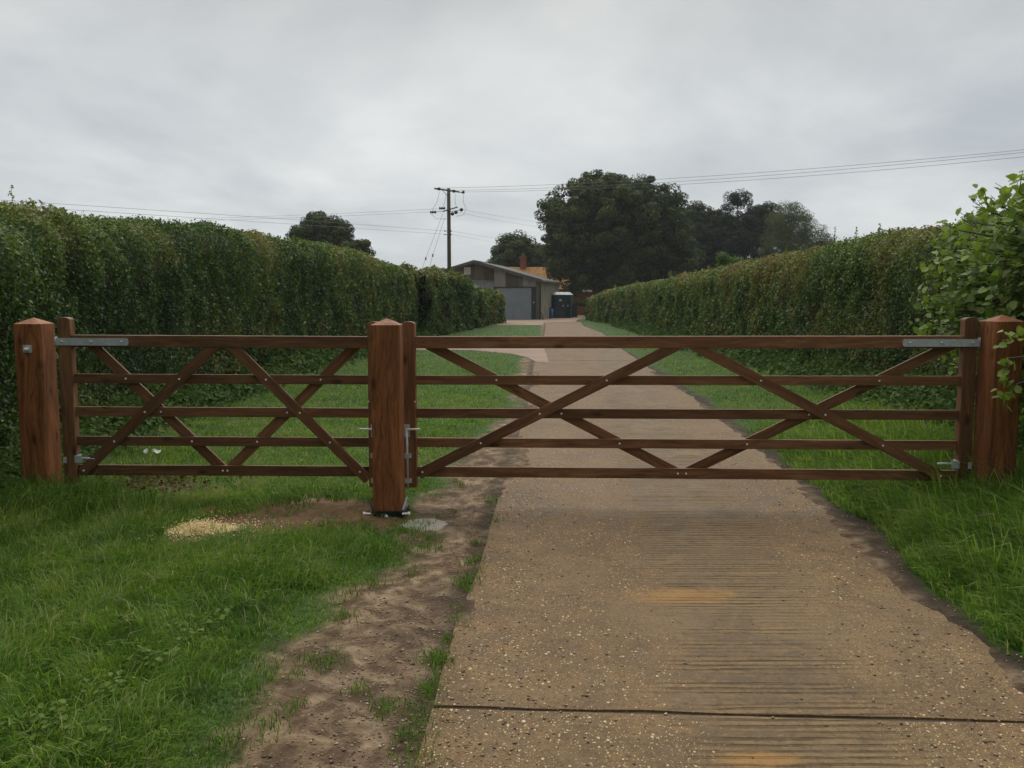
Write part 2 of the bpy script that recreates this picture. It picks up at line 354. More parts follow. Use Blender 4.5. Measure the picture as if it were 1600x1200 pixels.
    r = mrange(t, mid, 0.3, 0.7, 0.50, 0.72); t.links.new(r, b.inputs['Roughness']); b.inputs['Specular IOR Level'].default_value = 0.15
    hh = mth(t, 'SUBTRACT', hsum, mth(t, 'MULTIPLY', gm, 2.2))
    bump(t, b, hh, 0.9, 0.009)
    return m
M['concrete'] = concrete('tamped_concrete')
M['yard'] = simple('yard_concrete', (0.235, 0.165, 0.11), 0.85, 0, 0.2, 0.6, 0.2)

# ------------------------------------------------------------------ setting: ground, road, yard
Lp = [gp(*p) for p in ((652,1192),(712,982),(750,889),(765,825),(788,752),(823,639),(832,585),(838,549),(850,525))] + [(2.0, 49.5), (2.3, 60)]
Rp = [gp(*p) for p in ((1600,1064),(1460,936),(1308,800),(1244,752),(1206,720),(1140,660),(1080,618),(973,547),(940,520))] + [(4.3, 50), (4.9, 60)]
LX = lambda y: np.interp(y, [0.0]+[p[1] for p in Lp], [-0.5]+[p[0] for p in Lp])
RX = lambda y: np.interp(y, [0.0]+[p[1] for p in Rp], [1.85]+[p[0] for p in Rp])
Gp = [gp(*p) for p in ((290,1195),(440,1015),(520,935),(590,893),(652,862))] + [(-0.66, 5.2), (-0.72, 5.9), (-0.55, 6.7), (-0.55, 7.6), (-0.35, 9.0), (-0.1, 10.5), (0.06, 11.8), (0.18, 17), (0.42, 25)]
GX = lambda y: np.interp(y, [0.0]+[p[1] for p in Gp]+[36, 60], [-1.6]+[p[0] for p in Gp]+[1.32, 2.2])
def on_side_track(x, y):   # strip of concrete leaving to the left behind the gate
    return sstep(-0.4, 0.3, y - np.interp(x, [-3, -1.2, 0, 0.4, 0.75], [25.6, 25.3, 23.5, 22, 19.5])) * (1-sstep(31.5, 33, y)) * (1-sstep(0.9, 1.3, x)) * sstep(-3.4, -2.6, x)
def turf_mask(x, y):
    n = fbm(x*3.1, y*3.1, 4) - 0.5
    left = sstep(-0.10, 0.12, GX(y) - x + n*0.45)
    # trampled soil of post hole by the centre post
    e1 = ((x+1.45)/0.75)**2 + ((y-5.68)/0.50)**2
    left = left*(1 - 0.92*sstep(1.2, 0.3, e1 + n*2.2))
    e2 = ((x+2.0)/0.32)**2 + ((y-5.22)/0.34)**2
    left = left*(1 - 0.88*sstep(1.2, 0.4, e2 + n*2))
    e3 = ((x+2.9)/0.5)**2 + ((y-6.5)/0.35)**2
    left = left*(1 - 0.7*sstep(1.2, 0.3, e3 + n*2))
    mg = np.interp(y, [0, 3, 4.5, 7, 14, 30], [0.24, 0.17, 0.10, 0.10, 0.12, 0.1])
    right = sstep(-0.06, 0.10, x - RX(y) - mg*0.75 + n*0.4)
    m_ = np.maximum(left, right)
    m_ = m_*(1-on_side_track(x, y))
    yard = sstep(51, 52.5, y)*(1-sstep(80, 84, y))*sstep(-2.5, -1.5, x)*(1-sstep(0, .5, x-np.interp(y, [50, 60, 75, 90], [4.25, 4.3, 6.5, 9.0])))
    return m_*(1-yard)
def ground_z(x, y):
    n = fbm(x*2.2+9, y*2.2, 5) - 0.5
    n2 = fbm(x*11, y*11, 3) - 0.5
    inroad = np.minimum(x - LX(y), RX(y) - x)
    eb = fbm(x*1.7+3, y*1.1+60, 3)-0.5; e9 = fbm(x*9+3, y*9+60, 3)-0.5
    z = -0.006 + n*0.045 + n2*0.016 + 0.016*sstep(-0.35, 0.0, inroad)*(x > 1.2) + 0.018*sstep(-0.25, 0.0, inroad)*sstep(0.0, 0.12, eb)*(x < 1.2)
    z = z + 0.03*sstep(0.0, 0.5, GX(y)-x) + 0.16*sstep(0.25, 1.6, x-RX(y))*sstep(30, 12, y) + 0.05*sstep(-2.9, -3.9, x)
    # edge litter climbs over the slab edge raggedly, under the slab the ground drops
    z = z - 0.08*sstep(0.0, 0.16, inroad - 0.05 - eb*0.35 - e9*0.16)
    far = sstep(16, 26, y)
    z = z*(1-far) + (-0.03)*far*(inroad > 0) + 0.0*far
    return z
def axis(lo, hi, f0, f1, step, grow):
    a = list(np.arange(f0, f1, step))
    s = step; v = f1
    while v < hi: a.append(v); s *= grow; v += s
    a.append(hi); s = step; v = f0; left = []
    while v > lo: s *= grow; v -= s; left.append(max(v, lo))
    return np.array(left[::-1] + a)
ax = axis(-260, 260, -4.6, 4.4, 0.035, 1.09); ay = axis(-30, 320, 2.0, 9.0, 0.035, 1.03)
GXX, GYY = np.meshgrid(ax, ay)
gx, gy = GXX.ravel(), GYY.ravel()
gz = ground_z(gx, gy)
n_ = fbm(gx*3.1+40, gy*3.1, 4) - 0.5
turf = turf_mask(gx, gy)
sand = sstep(1.5, 0.2, ((gx+1.42)/0.78)**2 + ((gy-5.66)/0.50)**2 + n_*1.5)
sx_, sy_ = gp(315, 832)
saw = sstep(1.4, 0.0, ((gx-sx_)/0.24)**2 + ((gy-sy_)/0.20)**2 + n_*1.2) + 0.18*sstep(1.3, 0.2, ((gx-sx_-0.32)/0.40)**2 + ((gy-sy_-0.08)/0.20)**2 + n_*2.0)
sx_c, sy_c = sx_, sy_
cx_, cy_ = gp(663, 818)
cem = sstep(1.5, 0.0, ((gx-cx_)/0.17)**2 + ((gy-cy_)/0.17)**2 + n_*0.8)
gz = gz + 0.012*cem
damp = sstep(-0.22, -0.02, -np.abs(gx-RX(gy)-0.22)+0.16+n_*0.3)*(gx > 1.2)
damp = np.maximum(damp, 0.6*sstep(0.12, 0.02, np.abs(gx-LX(gy)+0.03)+n_*0.1))
nx, ny = len(ax), len(ay)
idx = np.arange(nx*ny).reshape(ny, nx)
FA = np.stack([idx[:-1, :-1], idx[:-1, 1:], idx[1:, 1:], idx[1:, :-1]], -1).reshape(-1, 4)
g = npmesh('ground', np.stack([gx, gy, gz], 1), FA, M['ground'], pattr={'turf': turf, 'sand': sand, 'sawdust': saw, 'cement': cem, 'damp': damp}, smooth=True)
tag(g, kind='structure')

# road slabs with open joints (one slab mesh, joints as gaps with the fill sheet below)
bm = bmesh.new()
joints = [-3.2, 2.90, 8.95, 15.0, 21.0, 27.0, 33.0, 39.0, 45.0, 51.0, 60.0]
for a, b_ in zip(joints[:-1], joints[1:]):
    g0, g1 = a+0.012, b_-0.012
    ys = np.linspace(g0, g1, 24)
    rows = []
    for i, y in enumerate(ys):
        l, r = float(LX(y)), float(RX(y)); row = []
        for k in range(13):
            s = k/12; x = l+(r-l)*s
            edge = 0.014*(vnoise(y*9, k*3.3+a)-0.5) if k in (0, 12) else 0
            jag = 0.008*(vnoise(x*14+a, 3.1)-0.5)*2 if i in (0, 23) else 0
            yy = y - 0.055*(x-0.7) + jag          # joints run slightly askew
            row.append(bm.verts.new((x+edge, yy, 0.004*math.sin(a) + 0.0)))
        rows.append(row)
    for i in range(23):
        for k in range(12): bm.faces.new((rows[i][k], rows[i][k+1], rows[i+1][k+1], rows[i+1][k]))
    per = rows[0] + [r_[-1] for r_ in rows[1:]] + rows[-1][-2::-1] + [r_[0] for r_ in rows[-2:0:-1]]
    low = [bm.verts.new((v.co.x, v.co.y, -0.14)) for v in per]
    for i in range(len(per)):
        j = (i+1) % len(per); bm.faces.new((per[i], low[i], low[j], per[j]))
road = bmobj('road', bm, M['concrete']); tag(road, kind='structure')
bm = bmesh.new()
pr = None
for y in np.linspace(-3, 59, 60):
    cur = (bm.verts.new((float(LX(y))+0.03, y, -0.007)), bm.verts.new((float(RX(y))-0.03, y, -0.007)))
    if pr: bm.faces.new((pr[0], pr[1], cur[1], cur[0]))
    pr = cur
M['joint'] = simple('joint_filler', (0.060, 0.043, 0.028), 0.9, 0, 0.4, 20)
tag(bmobj('road_joint_filler', bm, M['joint']), kind='structure')
# yard and side track
bm = bmesh.new()
poly = [(-30, 52.2), (1.9, 51.0), (2.2, 57), (4.5, 59), (5.2, 66), (6.6, 75), (9.5, 90), (-30, 90)]
bm.faces.new([bm.verts.new((x, y, 0.014)) for x, y in poly]); tag(bmobj('yard', bm, M['yard']), kind='structure')
bm = bmesh.new()
poly = [(1.0, 25.6), (1.2, 33), (-0.5, 32.6), (-3.2, 32.2), (-3.2, 25.4), (-1.2, 25.2), (0.0, 23.5), (0.4, 22.0), (0.62, 20.2), (0.9, 20.0)]
bm.faces.new([bm.verts.new((x, y, 0.010)) for x, y in poly]); tag(bmobj('side_path', bm, M['yard']), kind='structure')

# ------------------------------------------------------------------ leaf and blade builders
def unit(v): return v/np.maximum(np.linalg.norm(v, axis=1, keepdims=True), 1e-9)
def leaf_mesh(name, P, Nn, size, tint, material, parent=None, aspect=0.62, round_=False, fold=0.25, droop=None):
    n = len(P); Nn = unit(Nn)
    rv = rng.normal(size=(n, 3))
    if droop is not None: rv = rv + np.array([0, 0, -droop])
    T = unit(rv - Nn*np.sum(rv*Nn, 1, keepdims=True)); B = np.cross(Nn, T)
    s = np.asarray(size).reshape(-1, 1)*np.ones((n, 1)); wd = s*aspect
    if not round_:
        V = np.stack([P - T*s*0.5, P + B*wd*0.5 + Nn*s*fold*0.4, P + T*s*0.5, P - B*wd*0.5 + Nn*s*fold*0.4], 1)
        FA = np.arange(n*4).reshape(n, 4); ta = tint
    else:
        up = Nn*s*fold
        V = np.stack([P - T*s*0.5, P - T*s*0.22 + B*wd*0.46 + up*0.4, P + T*s*0.2 + B*wd*0.42 + up*0.35, P + T*s*0.55 - up*0.15,
                      P + T*s*0.2 - B*wd*0.42 + up*0.35, P - T*s*0.22 - B*wd*0.46 + up*0.4], 1)
        b0 = np.arange(n)[:, None]*6
        FA = np.concatenate([b0 + np.array([[0, 3, 2, 1]]), b0 + np.array([[0, 5, 4, 3]])], 0); ta = np.concatenate([tint, tint])
    return npmesh(name, V.reshape(-1, 3), FA, material, parent, fattr={'tint': np.clip(ta, 0, 1)})
def blades(name, X, Y, Z, h, wd, lean, tint, material, parent=None, laz=None):
    n = len(X); P = np.stack([X, Y, Z], 1)
    az = rng.random(n)*2*np.pi; sd = np.stack([np.cos(az), np.sin(az), np.zeros(n)], 1)*(wd*0.5)[:, None]
    la = rng.random(n)*2*np.pi if laz is None else laz
    ld = np.stack([np.cos(la), np.sin(la), np.zeros(n)], 1)
    up = np.array([[0, 0, 1.0]]); h1 = h[:, None]; ln = lean[:, None]
    m1 = P + up*h1*0.55 + ld*h1*ln*0.28
    tp = P + up*h1*(1.0-0.45*ln) + ld*h1*ln*0.95
    V = np.stack([P-sd, P+sd, m1+sd*0.8, m1-sd*0.8, tp+sd*0.12, tp-sd*0.12], 1).reshape(-1, 3)
    b0 = np.arange(n)[:, None]*6
    FA = np.concatenate([b0+np.array([[0, 1, 2, 3]]), b0+np.array([[3, 2, 4, 5]])], 0)
    return npmesh(name, V, FA, material, parent, fattr={'tint': np.clip(np.concatenate([tint, tint]), 0, 1)})

# grass: blades scattered with density falling with distance
def scatter(n, ylo, yhi):   # density ~ 1/Y^2 over a fan about as wide as the view
    u = rng.random(n); Y = 1/((1/ylo) - u*((1/ylo)-(1/yhi)))
    X = (rng.random(n)*2-1)*(0.70*Y+0.8)
    return X, Y
def fan_count(ylo, yhi, dens, y0):
    # blades/m2 = dens*(y0/Y)^2 ; scatter() has pdf ~ 1/Y^2 in Y and uniform in X -> count by rejection
    return
def grass_layer(ylo, yhi, ntry):
    X, Y = scatter(ntry, ylo, yhi)
    keep = rng.random(ntry) < np.minimum(1, (0.70*Y+0.8)/(0.70*yhi+0.8)*1.0 + 0.0) if False else np.ones(ntry, bool)
    return X[keep], Y[keep]
parts_ = []
for ylo, yhi, nt_ in ((2.0, 4.2, 190000), (4.2, 9.0, 260000), (9.0, 20.0, 150000), (20.0, 52.0, 60000)):
    X, Y = scatter(nt_, ylo, yhi); parts_.append((X, Y))
X = np.concatenate([p[0] for p in parts_]); Y = np.concatenate([p[1] for p in parts_])
tm = turf_mask(X, Y)
hl = np.interp(Y, [0, 6.6, 8, 40, 60], [-4.0, -4.1, -4.5, -3.2, -0.6]); hrx = np.interp(Y, [0, 9, 14, 25, 60], [5.3, 5.3, 5.6, 6.1, 7])
ok = (rng.random(len(X)) < tm**1.3*1.02) & (X > hl) & (X < hrx) & ~((X > LX(Y)-0.02) & (X < RX(Y)+0.03))
X, Y = X[ok], Y[ok]; n = len(X)
cl = fbm(X*1.3, Y*1.3, 3); cl2 = fbm(X*6+50, Y*6, 3)
sc_ = np.maximum(1, Y/4.5)
right = X > RX(Y)
h = 0.050 + 0.055*rng.random(n) + 0.07*np.clip(cl2-0.45, 0, 1) + 0.05*np.clip(cl-0.5, 0, 1)
h *= np.where(Y > 6.2, 0.55, 0.85)
lush = right & (Y < 9.5) & (X < RX(Y)+1.6)
h = np.where(lush, 0.13 + 0.16*rng.random(n)*(0.6+cl2), h)
h = np.where(right & ~lush, h*1.1, h)
h = h*np.where((X < -3.0) & (Y < 8), 1.6, 1.0)
edge = np.clip((GX(Y)-X)/0.25, 0.35, 1); h = np.where(right, h*np.clip((X-RX(Y)-0.05)/0.35, 0.35, 1), h*edge)
lean = np.where(lush, 0.4+0.6*rng.random(n), 0.25+0.85*rng.random(n))
tint = 0.45 + 0.8*(cl-0.5) + 0.75*(cl2-0.5) + 0.19*rng.normal(size=n)
long_ = rng.random(n) < 0.07; h = np.where(long_, h*1.7, h); tint = np.where(long_, tint+0.22, tint); tint = np.where((Y > 6.5), tint+0.16, tint)
tint = np.where(rng.random(n) < 0.04, 1.0, np.clip(tint, 0.0, 0.95))
tint = np.where(lush & (tint < .96), np.clip(tint-0.05, 0, .9), tint)
wd = (0.0032+0.002*rng.random(n))*sc_**0.9*np.where(lush, 1.35, 1)
laz = 2*np.pi*fbm(X*2.2+8, Y*2.2, 2)*2 + rng.normal(size=n)*1.1
# lush side blades arch over towards the road
laz = np.where(lush, np.pi + rng.normal(size=n)*1.1, laz)
gr = blades('grass', X, Y, ground_z(X, Y)-0.006, h, wd, lean, tint, M['grass'], laz=laz)
tag(gr, kind='stuff'); gr['label'] = 'short green grass growing on the verges beside the track'; gr['category'] = 'grass'

# small grass tufts in the mud and along the slab edge
TX, TY, TT = [], [], []
extra = []
for i in range(38):
    yy = 2.4+4.5*random.random(); gxx = float(GX(yy)); xx = gxx+abs(random.gauss(0, 0.16))
    if xx < float(LX(yy))-0.03: extra.append((xx, yy, 0.02+0.03*random.random(), random.randint(12, 50)))
for i in range(16):
    yy = 2.3+4.0*random.random(); extra.append((float(LX(yy))-0.03+random.gauss(0, 0.02), yy, 0.02+0.02*random.random(), random.randint(10, 40)))
for (x, y, r, k) in extra: TX.append(x+rng.normal(size=k)*r); TY.append(y+rng.normal(size=k)*r*1.3)
for (u, v, r, k) in ((668,1100,0.10,120),(682,1028,0.06,140),(676,1075,.05,90),(722,912,0.06,120),(600,1105,0.05,80),(655,1190,0.10,60),(512,1035,0.07,100),(735,880,0.05,70),(700,1000,.03,50),(640,1150,.05,90),
                     (640,835,0.12,260),(615,865,0.12,200),(655,760,0.15,300),(745,850,.03,40),(560,1075,.04,40),(500,835,.12,160),(470,800,.12,140),(430,850,.15,220),(560,830,.1,160),(340,850,.12,120)):
    x, y = gp(u, v); TX.append(x+rng.normal(size=k)*r*0.6); TY.append(y+rng.normal(size=k)*r*0.8)
X = np.concatenate(TX); Y = np.concatenate(TY); n = len(X)
tf = blades('grass_tufts', X, Y, ground_z(X, Y)-0.004+0.01, 0.02+0.035*rng.random(n), 0.003+0.002*rng.random(n), 0.3+0.7*rng.random(n), 0.35+0.2*rng.normal(size=n), M['grass'])
tag(tf, kind='stuff'); tf['label'] = 'sparse grass tufts in the mud along the concrete edge'; tf['category'] = 'grass'

# broad leaved weeds in the turf, lush undergrowth at both hedge feet
PX, PY, PZ, PS, PT = [], [], [], [], []
def rosette(x, y, k, r, s, tt):
    a = rng.random(k)*2*np.pi; rr = r*np.sqrt(rng.random(k))
    PX.append(x+rr*np.cos(a)); PY.append(y+rr*np.sin(a)); PZ.append(ground_z(np.full(k, x), np.full(k, y))+0.035+0.03*rng.random(k)); PS.append(np.full(k, s)*(0.7+0.6*rng.random(k))); PT.append(tt+0.15*rng.normal(size=k))
for (u, v) in ((95,1165),(130,1180),(60,1150),(165,1100),(280,1010),(330,985),(240,1050)): rosette(*gp(u, v), 40, 0.10, 0.024, 0.9)
for i in range(45):
    y = 2.4+rng.random()*5; x = -0.62*y*rng.random()-0.4
    if turf_mask(np.array([x]), np.array([y]))[0] > 0.9: rosette(x, y, 12, 0.07, 0.018, 0.4)
wz = leaf_mesh('lawn_weeds', np.stack([np.concatenate(PX), np.concatenate(PY), np.concatenate(PZ)], 1), rng.normal(size=(sum(map(len, PX)), 3))*0.45+[0,0,1], np.concatenate(PS), np.concatenate(PT), M['weed'], aspect=0.85, round_=True)
tag(wz, kind='stuff'); wz['label'] = 'low clover and dandelion leaves in the near grass'; wz['category'] = 'weeds'
def undergrowth(name, xs_of_y, ylo, yhi, n, hmax, side, label, wide=0.5):
    u = rng.random(n); Y = 1/((1/ylo) - u*((1/ylo)-(1/yhi)))
    d = np.abs(rng.normal(size=n))*wide*0.6
    X = xs_of_y(Y) + side*d
    nn = fbm(X*2+30, Y*1.1, 3)
    hm = hmax*np.clip(1-d/(wide*1.6), 0.1, 1)*(0.3+1.1*nn)
    Z = ground_z(X, Y) + hm*rng.random(n)**0.6
    s = (0.04+0.035*rng.random(n))*np.maximum(1, Y/9)
    o = leaf_mesh(name, np.stack([X, Y, Z], 1), rng.normal(size=(n, 3))*0.5+[side*0.2, -0.4, 0.8], s, 0.15+0.7*fbm(X*3, Y*3, 2)*rng.random(n)+0.25*(Z/hmax)*0.5, M['weed'], aspect=0.7, round_=True)
    tag(o, kind='stuff'); o['label'] = label; o['category'] = 'undergrowth'; return o
LHX = lambda y: np.interp(y, [3, 5.0, 6.6, 8, 10, 15, 32, 39, 47, 55], [-3.85, -3.9, -4.0, -4.3, -4.4, -4.45, -4.0, -2.6, -1.7, -0.7])
RHX = lambda y: np.interp(y, [5, 7, 9, 14, 19, 25, 43, 56, 66], [4.6, 4.9, 5.1, 5.5, 5.7, 5.95, 6.6, 6.9, 6.2])
undergrowth('undergrowth', lambda y: LHX(y)+0.05, 3.6, 34, 30000, 0.42, 1, 'nettles and low leaves along the foot of the left hedge', 0.34)
undergrowth('undergrowth', lambda y: RHX(y)-0.05, 5.5, 50, 42000, 0.45, -1, 'nettles and brambles along the foot of the right hedge', 0.42)
k = 8000; X = -3.85+rng.normal(size=k)*0.30; Y = 5.55+rng.normal(size=k)*0.45; X = np.where(Y > 5.9, np.minimum(X, -3.6), X)
hz_ = 0.5*np.exp(-(((X+4.0)/0.45)**2+((Y-5.7)/0.7)**2))
o = leaf_mesh('undergrowth', np.stack([X, Y, ground_z(X, Y)+hz_*rng.random(k)**0.5], 1), rng.normal(size=(k, 3))*0.5+[0.1, -0.5, 0.8], 0.03+0.03*rng.random(k), 0.1+0.7*rng.random(k), M['weed'], aspect=0.7, round_=True)
tag(o, kind='stuff'); o['label'] = 'nettles growing round the foot of the leftmost gate post'; o['category'] = 'undergrowth'
k = 9000; X = np.concatenate([-3.35+rng.normal(size=k//2)*0.35, 3.45+rng.normal(size=k//2)*0.28]); Y = np.concatenate([5.72+rng.normal(size=k//2)*0.22, 5.42+rng.normal(size=k//2)*0.2])
o = blades('grass_tufts', X, Y, ground_z(X, Y)-0.01, 0.10+0.26*rng.random(k)**1.5, 0.004+0.003*rng.random(k), 0.3+0.8*rng.random(k), 0.35+0.25*rng.normal(size=k), M['grass'])
tag(o, kind='stuff'); o['label'] = 'longer grass tufts round the feet of the outer gate posts'; o['category'] = 'grass'
k = 3400; a_ = rng.random(k)*2*np.pi; rr = np.abs(rng.normal(size=k)); big_ = rng.random(k) < 0.85
X = np.where(big_, sx_c+0.085*rr*np.cos(a_), sx_c+0.26+0.22*rr*np.cos(a_)); Y = np.where(big_, sy_c-0.07+0.15*rr*np.sin(a_), sy_c-0.05+0.18*rr*np.sin(a_))
M['chip'] = simple('fresh_sawdust', (0.70, 0.55, 0.27), 0.9, 0, 0.2, 30)
o = leaf_mesh('sawdust', np.stack([X, Y, ground_z(X, Y)+0.012+0.035*rng.random(k)], 1), rng.normal(size=(k, 3))*0.35+[0, 0, 1], 0.006+0.010*rng.random(k), np.zeros(k), M['chip'], aspect=0.6)
tag(o, kind='stuff'); o['label'] = 'pale yellow sawdust scattered on the grass before the left gate'; o['category'] = 'sawdust'
# white flowers and dead leaves at the foot of the hedge behind the left gate
k = 9; fx = np.empty(k); fy = np.empty(k)
for i in range(k): fx[i], fy[i] = gp(215+rng.random()*60, 704+rng.random()*22)
P = np.stack([fx, fy, 0.07+0.05*rng.random(k)], 1)
fl = leaf_mesh('fallen_petals', P, rng.normal(size=(k, 3))*0.4+[0, -0.5, 0.8], 0.035+0.02*rng.random(k), np.zeros(k), M['flower'], round_=True, aspect=0.9)
tag(fl, kind='stuff'); fl['label'] = 'small white petals in the grass behind the left gate'; fl['category'] = 'petals'
k = 550; X = -3.0+rng.normal(size=k)*0.35; Y = 6.55+rng.normal(size=k)*0.28
lt = leaf_mesh('leaf_litter', np.stack([X, Y, ground_z(X, Y)+0.015+0.02*rng.random(k)], 1), rng.normal(size=(k, 3))*0.4+[0, 0, 1], 0.03+0.02*rng.random(k), rng.random(k), M['litter'], round_=True)
tag(lt, kind='stuff'); lt['label'] = 'brown dead leaves under the left gate near its hinge'; lt['category'] = 'leaf litter'

# loose stones on the mud and the slab edges
def stones(name, n, label):
    pal = []
    V0 = np.array([[1,0,0],[-1,0,0],[0,1,0],[0,-1,0],[0,0,1],[0,0,-1]], float)
    F0 = np.array([[0,2,4],[2,1,4],[1,3,4],[3,0,4],[2,0,5],[1,2,5],[3,1,5],[0,3,5]])
    Y = 1/((1/2.2) - rng.random(n)*((1/2.2)-(1/9.0)))
    kind = rng.random(n)
    X = np.where(kind < 0.55, LX(Y)-np.abs(rng.normal(size=n))*0.45, np.where(kind < 0.75, LX(Y)+np.abs(rng.normal(size=n))*0.35, RX(Y)-np.abs(rng.normal(size=n))*0.4+0.1))
    ok = turf_mask(X, Y) < 0.3; X, Y = X[ok], Y[ok]; n = len(X)
    on = (X > LX(Y)+0.02) & (X < RX(Y)-0.02)
    Z = np.where(on, 0.001, ground_z(X, Y))
    s = 0.003+0.005*rng.random(n)**2.2
    a = rng.random(n)*np.pi; sc = np.stack([s*(1+0.5*rng.random(n)), s, s*0.6], 1)
    V = V0[None]*sc[:, None, :]*(0.8+0.4*rng.random((n, 6, 1)))
    Vx = V[..., 0]*np.cos(a)[:, None]-V[..., 1]*np.sin(a)[:, None]; Vy = V[..., 0]*np.sin(a)[:, None]+V[..., 1]*np.cos(a)[:, None]
    V = np.stack([Vx+X[:, None], Vy+Y[:, None], V[..., 2]+Z[:, None]+s[:, None]*0.3], -1).reshape(-1, 3)
    FA = (np.arange(n)[:, None, None]*6+F0[None]).reshape(-1, 3)
    tn = np.repeat(rng.random(n), 8)
    m, t, b = mat('flint'); c = ramp(t, attr(t, 'tint'), [(0, (0.08, 0.06, 0.045)), (0.4, (0.22, 0.14, 0.085)), (0.9, (0.34, 0.25, 0.15)), (1, (0.55, 0.48, 0.38))])
    t.links.new(c, b.inputs['Base Color']); b.inputs['Roughness'].default_value = 0.7
    o = npmesh(name, V, FA, m, fattr={'tint': tn}); tag(o, kind='stuff'); o['label'] = label; o['category'] = 'stones'
stones('loose_stones', 5200, 'loose flint stones scattered on the mud and concrete edges')

# ------------------------------------------------------------------ hedges
def leaf_shoot(PP, sz, tint, base, dr, L, root):
    n = len(PP); Nn = unit(rng.normal(size=(n, 3))); rv = rng.normal(size=(n, 3)); T = unit(rv-Nn*np.sum(rv*Nn, 1, keepdims=True)); B = np.cross(Nn, T)
    V = np.stack([PP-T*sz*0.5, PP+B*sz*0.3, PP+T*sz*0.5, PP-B*sz*0.3], 1).reshape(-1, 3)
    w0 = 0.004*max(1, base[1]/12); sx_ = np.array([w0, 0, 0]); sy_ = np.array([0, w0, 0]); tp = base+dr*L
    st = np.array([base-sx_, base+sx_, tp+sx_*0.4, tp-sx_*0.4, base-sy_, base+sy_, tp+sy_*0.4, tp-sy_*0.4])
    V = np.concatenate([V, st]); FA = np.arange(len(V)).reshape(-1, 4)
    return npmesh('shoot', V, FA, M['hedge_leaf'], root, fattr={'tint': np.concatenate([tint, [0.8, 0.8]])})
def hedge(name, path, side, thick, n, label, leaf=0.037, seed=0, olive=0.0, shoots=60, bulge=0.22, end_cap=True, cat='hedge', group=None, dref=11.0):
    """path: (x, y, height); side: +1 when the visible face looks to +x"""
    root = empty(name, (path[0][0], path[0][1], 0)); tag(root, label, cat, group)
    pts = np.array(path, float); seg = np.linalg.norm(np.diff(pts[:, :2], axis=0), axis=1); S = np.concatenate([[0], np.cumsum(seg)])
    fine = np.linspace(0, S[-1], 600); fx = np.interp(fine, S, pts[:, 0]); fy = np.interp(fine, S, pts[:, 1]); fh = np.interp(fine, S, pts[:, 2])
    def frame(s):
        x = np.interp(s, fine, fx); y = np.interp(s, fine, fy); hh = np.interp(s, fine, fh)
        dx = np.interp(s+0.4, fine, fx)-np.interp(s-0.4, fine, fx); dy = np.interp(s+0.4, fine, fy)-np.interp(s-0.4, fine, fy)
        l = np.sqrt(dx*dx+dy*dy)+1e-9; dx, dy = dx/l, dy/l
        return x, y, hh, dy*side, -dx*side, dx, dy          # outward normal of the visible face
    def section(q, hh):      # q in 0..1 round the section: face, shoulder, top, back
        # returns (d inward distance, z, nd outward comp, nz)
        r = 0.42; L1 = hh-r; L2 = r*np.pi/2; L3 = thick-2*r; L4 = L2; L5 = hh-r; T = L1+L2+L3+L4+L5
        l = q*T; d = np.zeros_like(l); z = np.zeros_like(l); nd = np.ones_like(l); nz = np.zeros_like(l)
        a = l < L1; z[a] = l[a]
        a = (l >= L1) & (l < L1+L2); th = (l[a]-L1[a])/r; d[a] = r-r*np.cos(th); z[a] = hh[a]-r+r*np.sin(th); nd[a] = np.cos(th); nz[a] = np.sin(th)
        a = (l >= L1+L2) & (l < L1+L2+L3); d[a] = r+(l[a]-L1[a]-L2); z[a] = hh[a]; nd[a] = 0; nz[a] = 1
        a = (l >= L1+L2+L3) & (l < L1+L2+L3+L4); th = (l[a]-L1[a]-L2-L3)/r; d[a] = thick-r+r*np.sin(th); z[a] = hh[a]-r+r*np.cos(th); nd[a] = -np.sin(th); nz[a] = np.cos(th)
        a = l >= L1+L2+L3+L4; d[a] = thick; z[a] = np.maximum(0, hh[a]-r-(l[a]-L1[a]-L2-L3-L4)); nd[a] = -1
        return d, z, nd, nz
    def disp(s, q, hh):
        T = 2*hh+thick
        big = fbm(s*0.55+seed*13, q*T*0.6+seed, 3)-0.5; sm = fbm(s*2.6+seed*7, q*T*2.6+3, 3)-0.5
        return big*bulge*1.7+sm*bulge*1.7+(fbm(s*6+seed*3, q*T*6+1, 2)-0.5)*0.10
    def place(s, q, depth):
        x, y, hh, nx_, ny_, tx, ty = frame(s); d, z, nd, nz = section(q, hh)
        e = disp(s, q, hh)-depth
        X = x-nx_*d+nx_*nd*e; Y = y-ny_*d+ny_*nd*e; Z = z+nz*e
        return X, Y, Z, np.stack([nx_*nd, ny_*nd, nz], 1), hh
    # sample arc length with density ~ 1/Y^2 for Y>dref
    wgt = 1/np.maximum(dref, fy)**1.9; cdf = np.cumsum(wgt); cdf /= cdf[-1]
    s = np.interp(rng.random(n), cdf, fine)
    q = rng.random(n); q = np.where(rng.random(n) < 0.72, q*0.62, q)
    dep = rng.exponential(0.075, n)-0.03; dep = np.minimum(dep, 0.4)
    X, Y, Z, NN, hh = place(s, q, dep)
    sz = leaf*np.maximum(1, Y/dref)*(0.55+0.75*rng.random(n)+0.5*(rng.random(n) < 0.06))*(0.8+0.45*fbm(s*0.9+seed*9, Z*0.9, 2))
    J = rng.normal(size=(n, 3))*0.02; P = np.stack([X, Y, Z], 1)+J; P[:, 2] = np.maximum(P[:, 2], 0.02)
    c1 = fbm(s*0.75+seed*31, Z*0.75+2, 3); c2 = fbm(s*2.6+seed, Z*2.6, 3); c3 = fbm(s*0.8+seed*5+70, Z*0.9+9, 3)
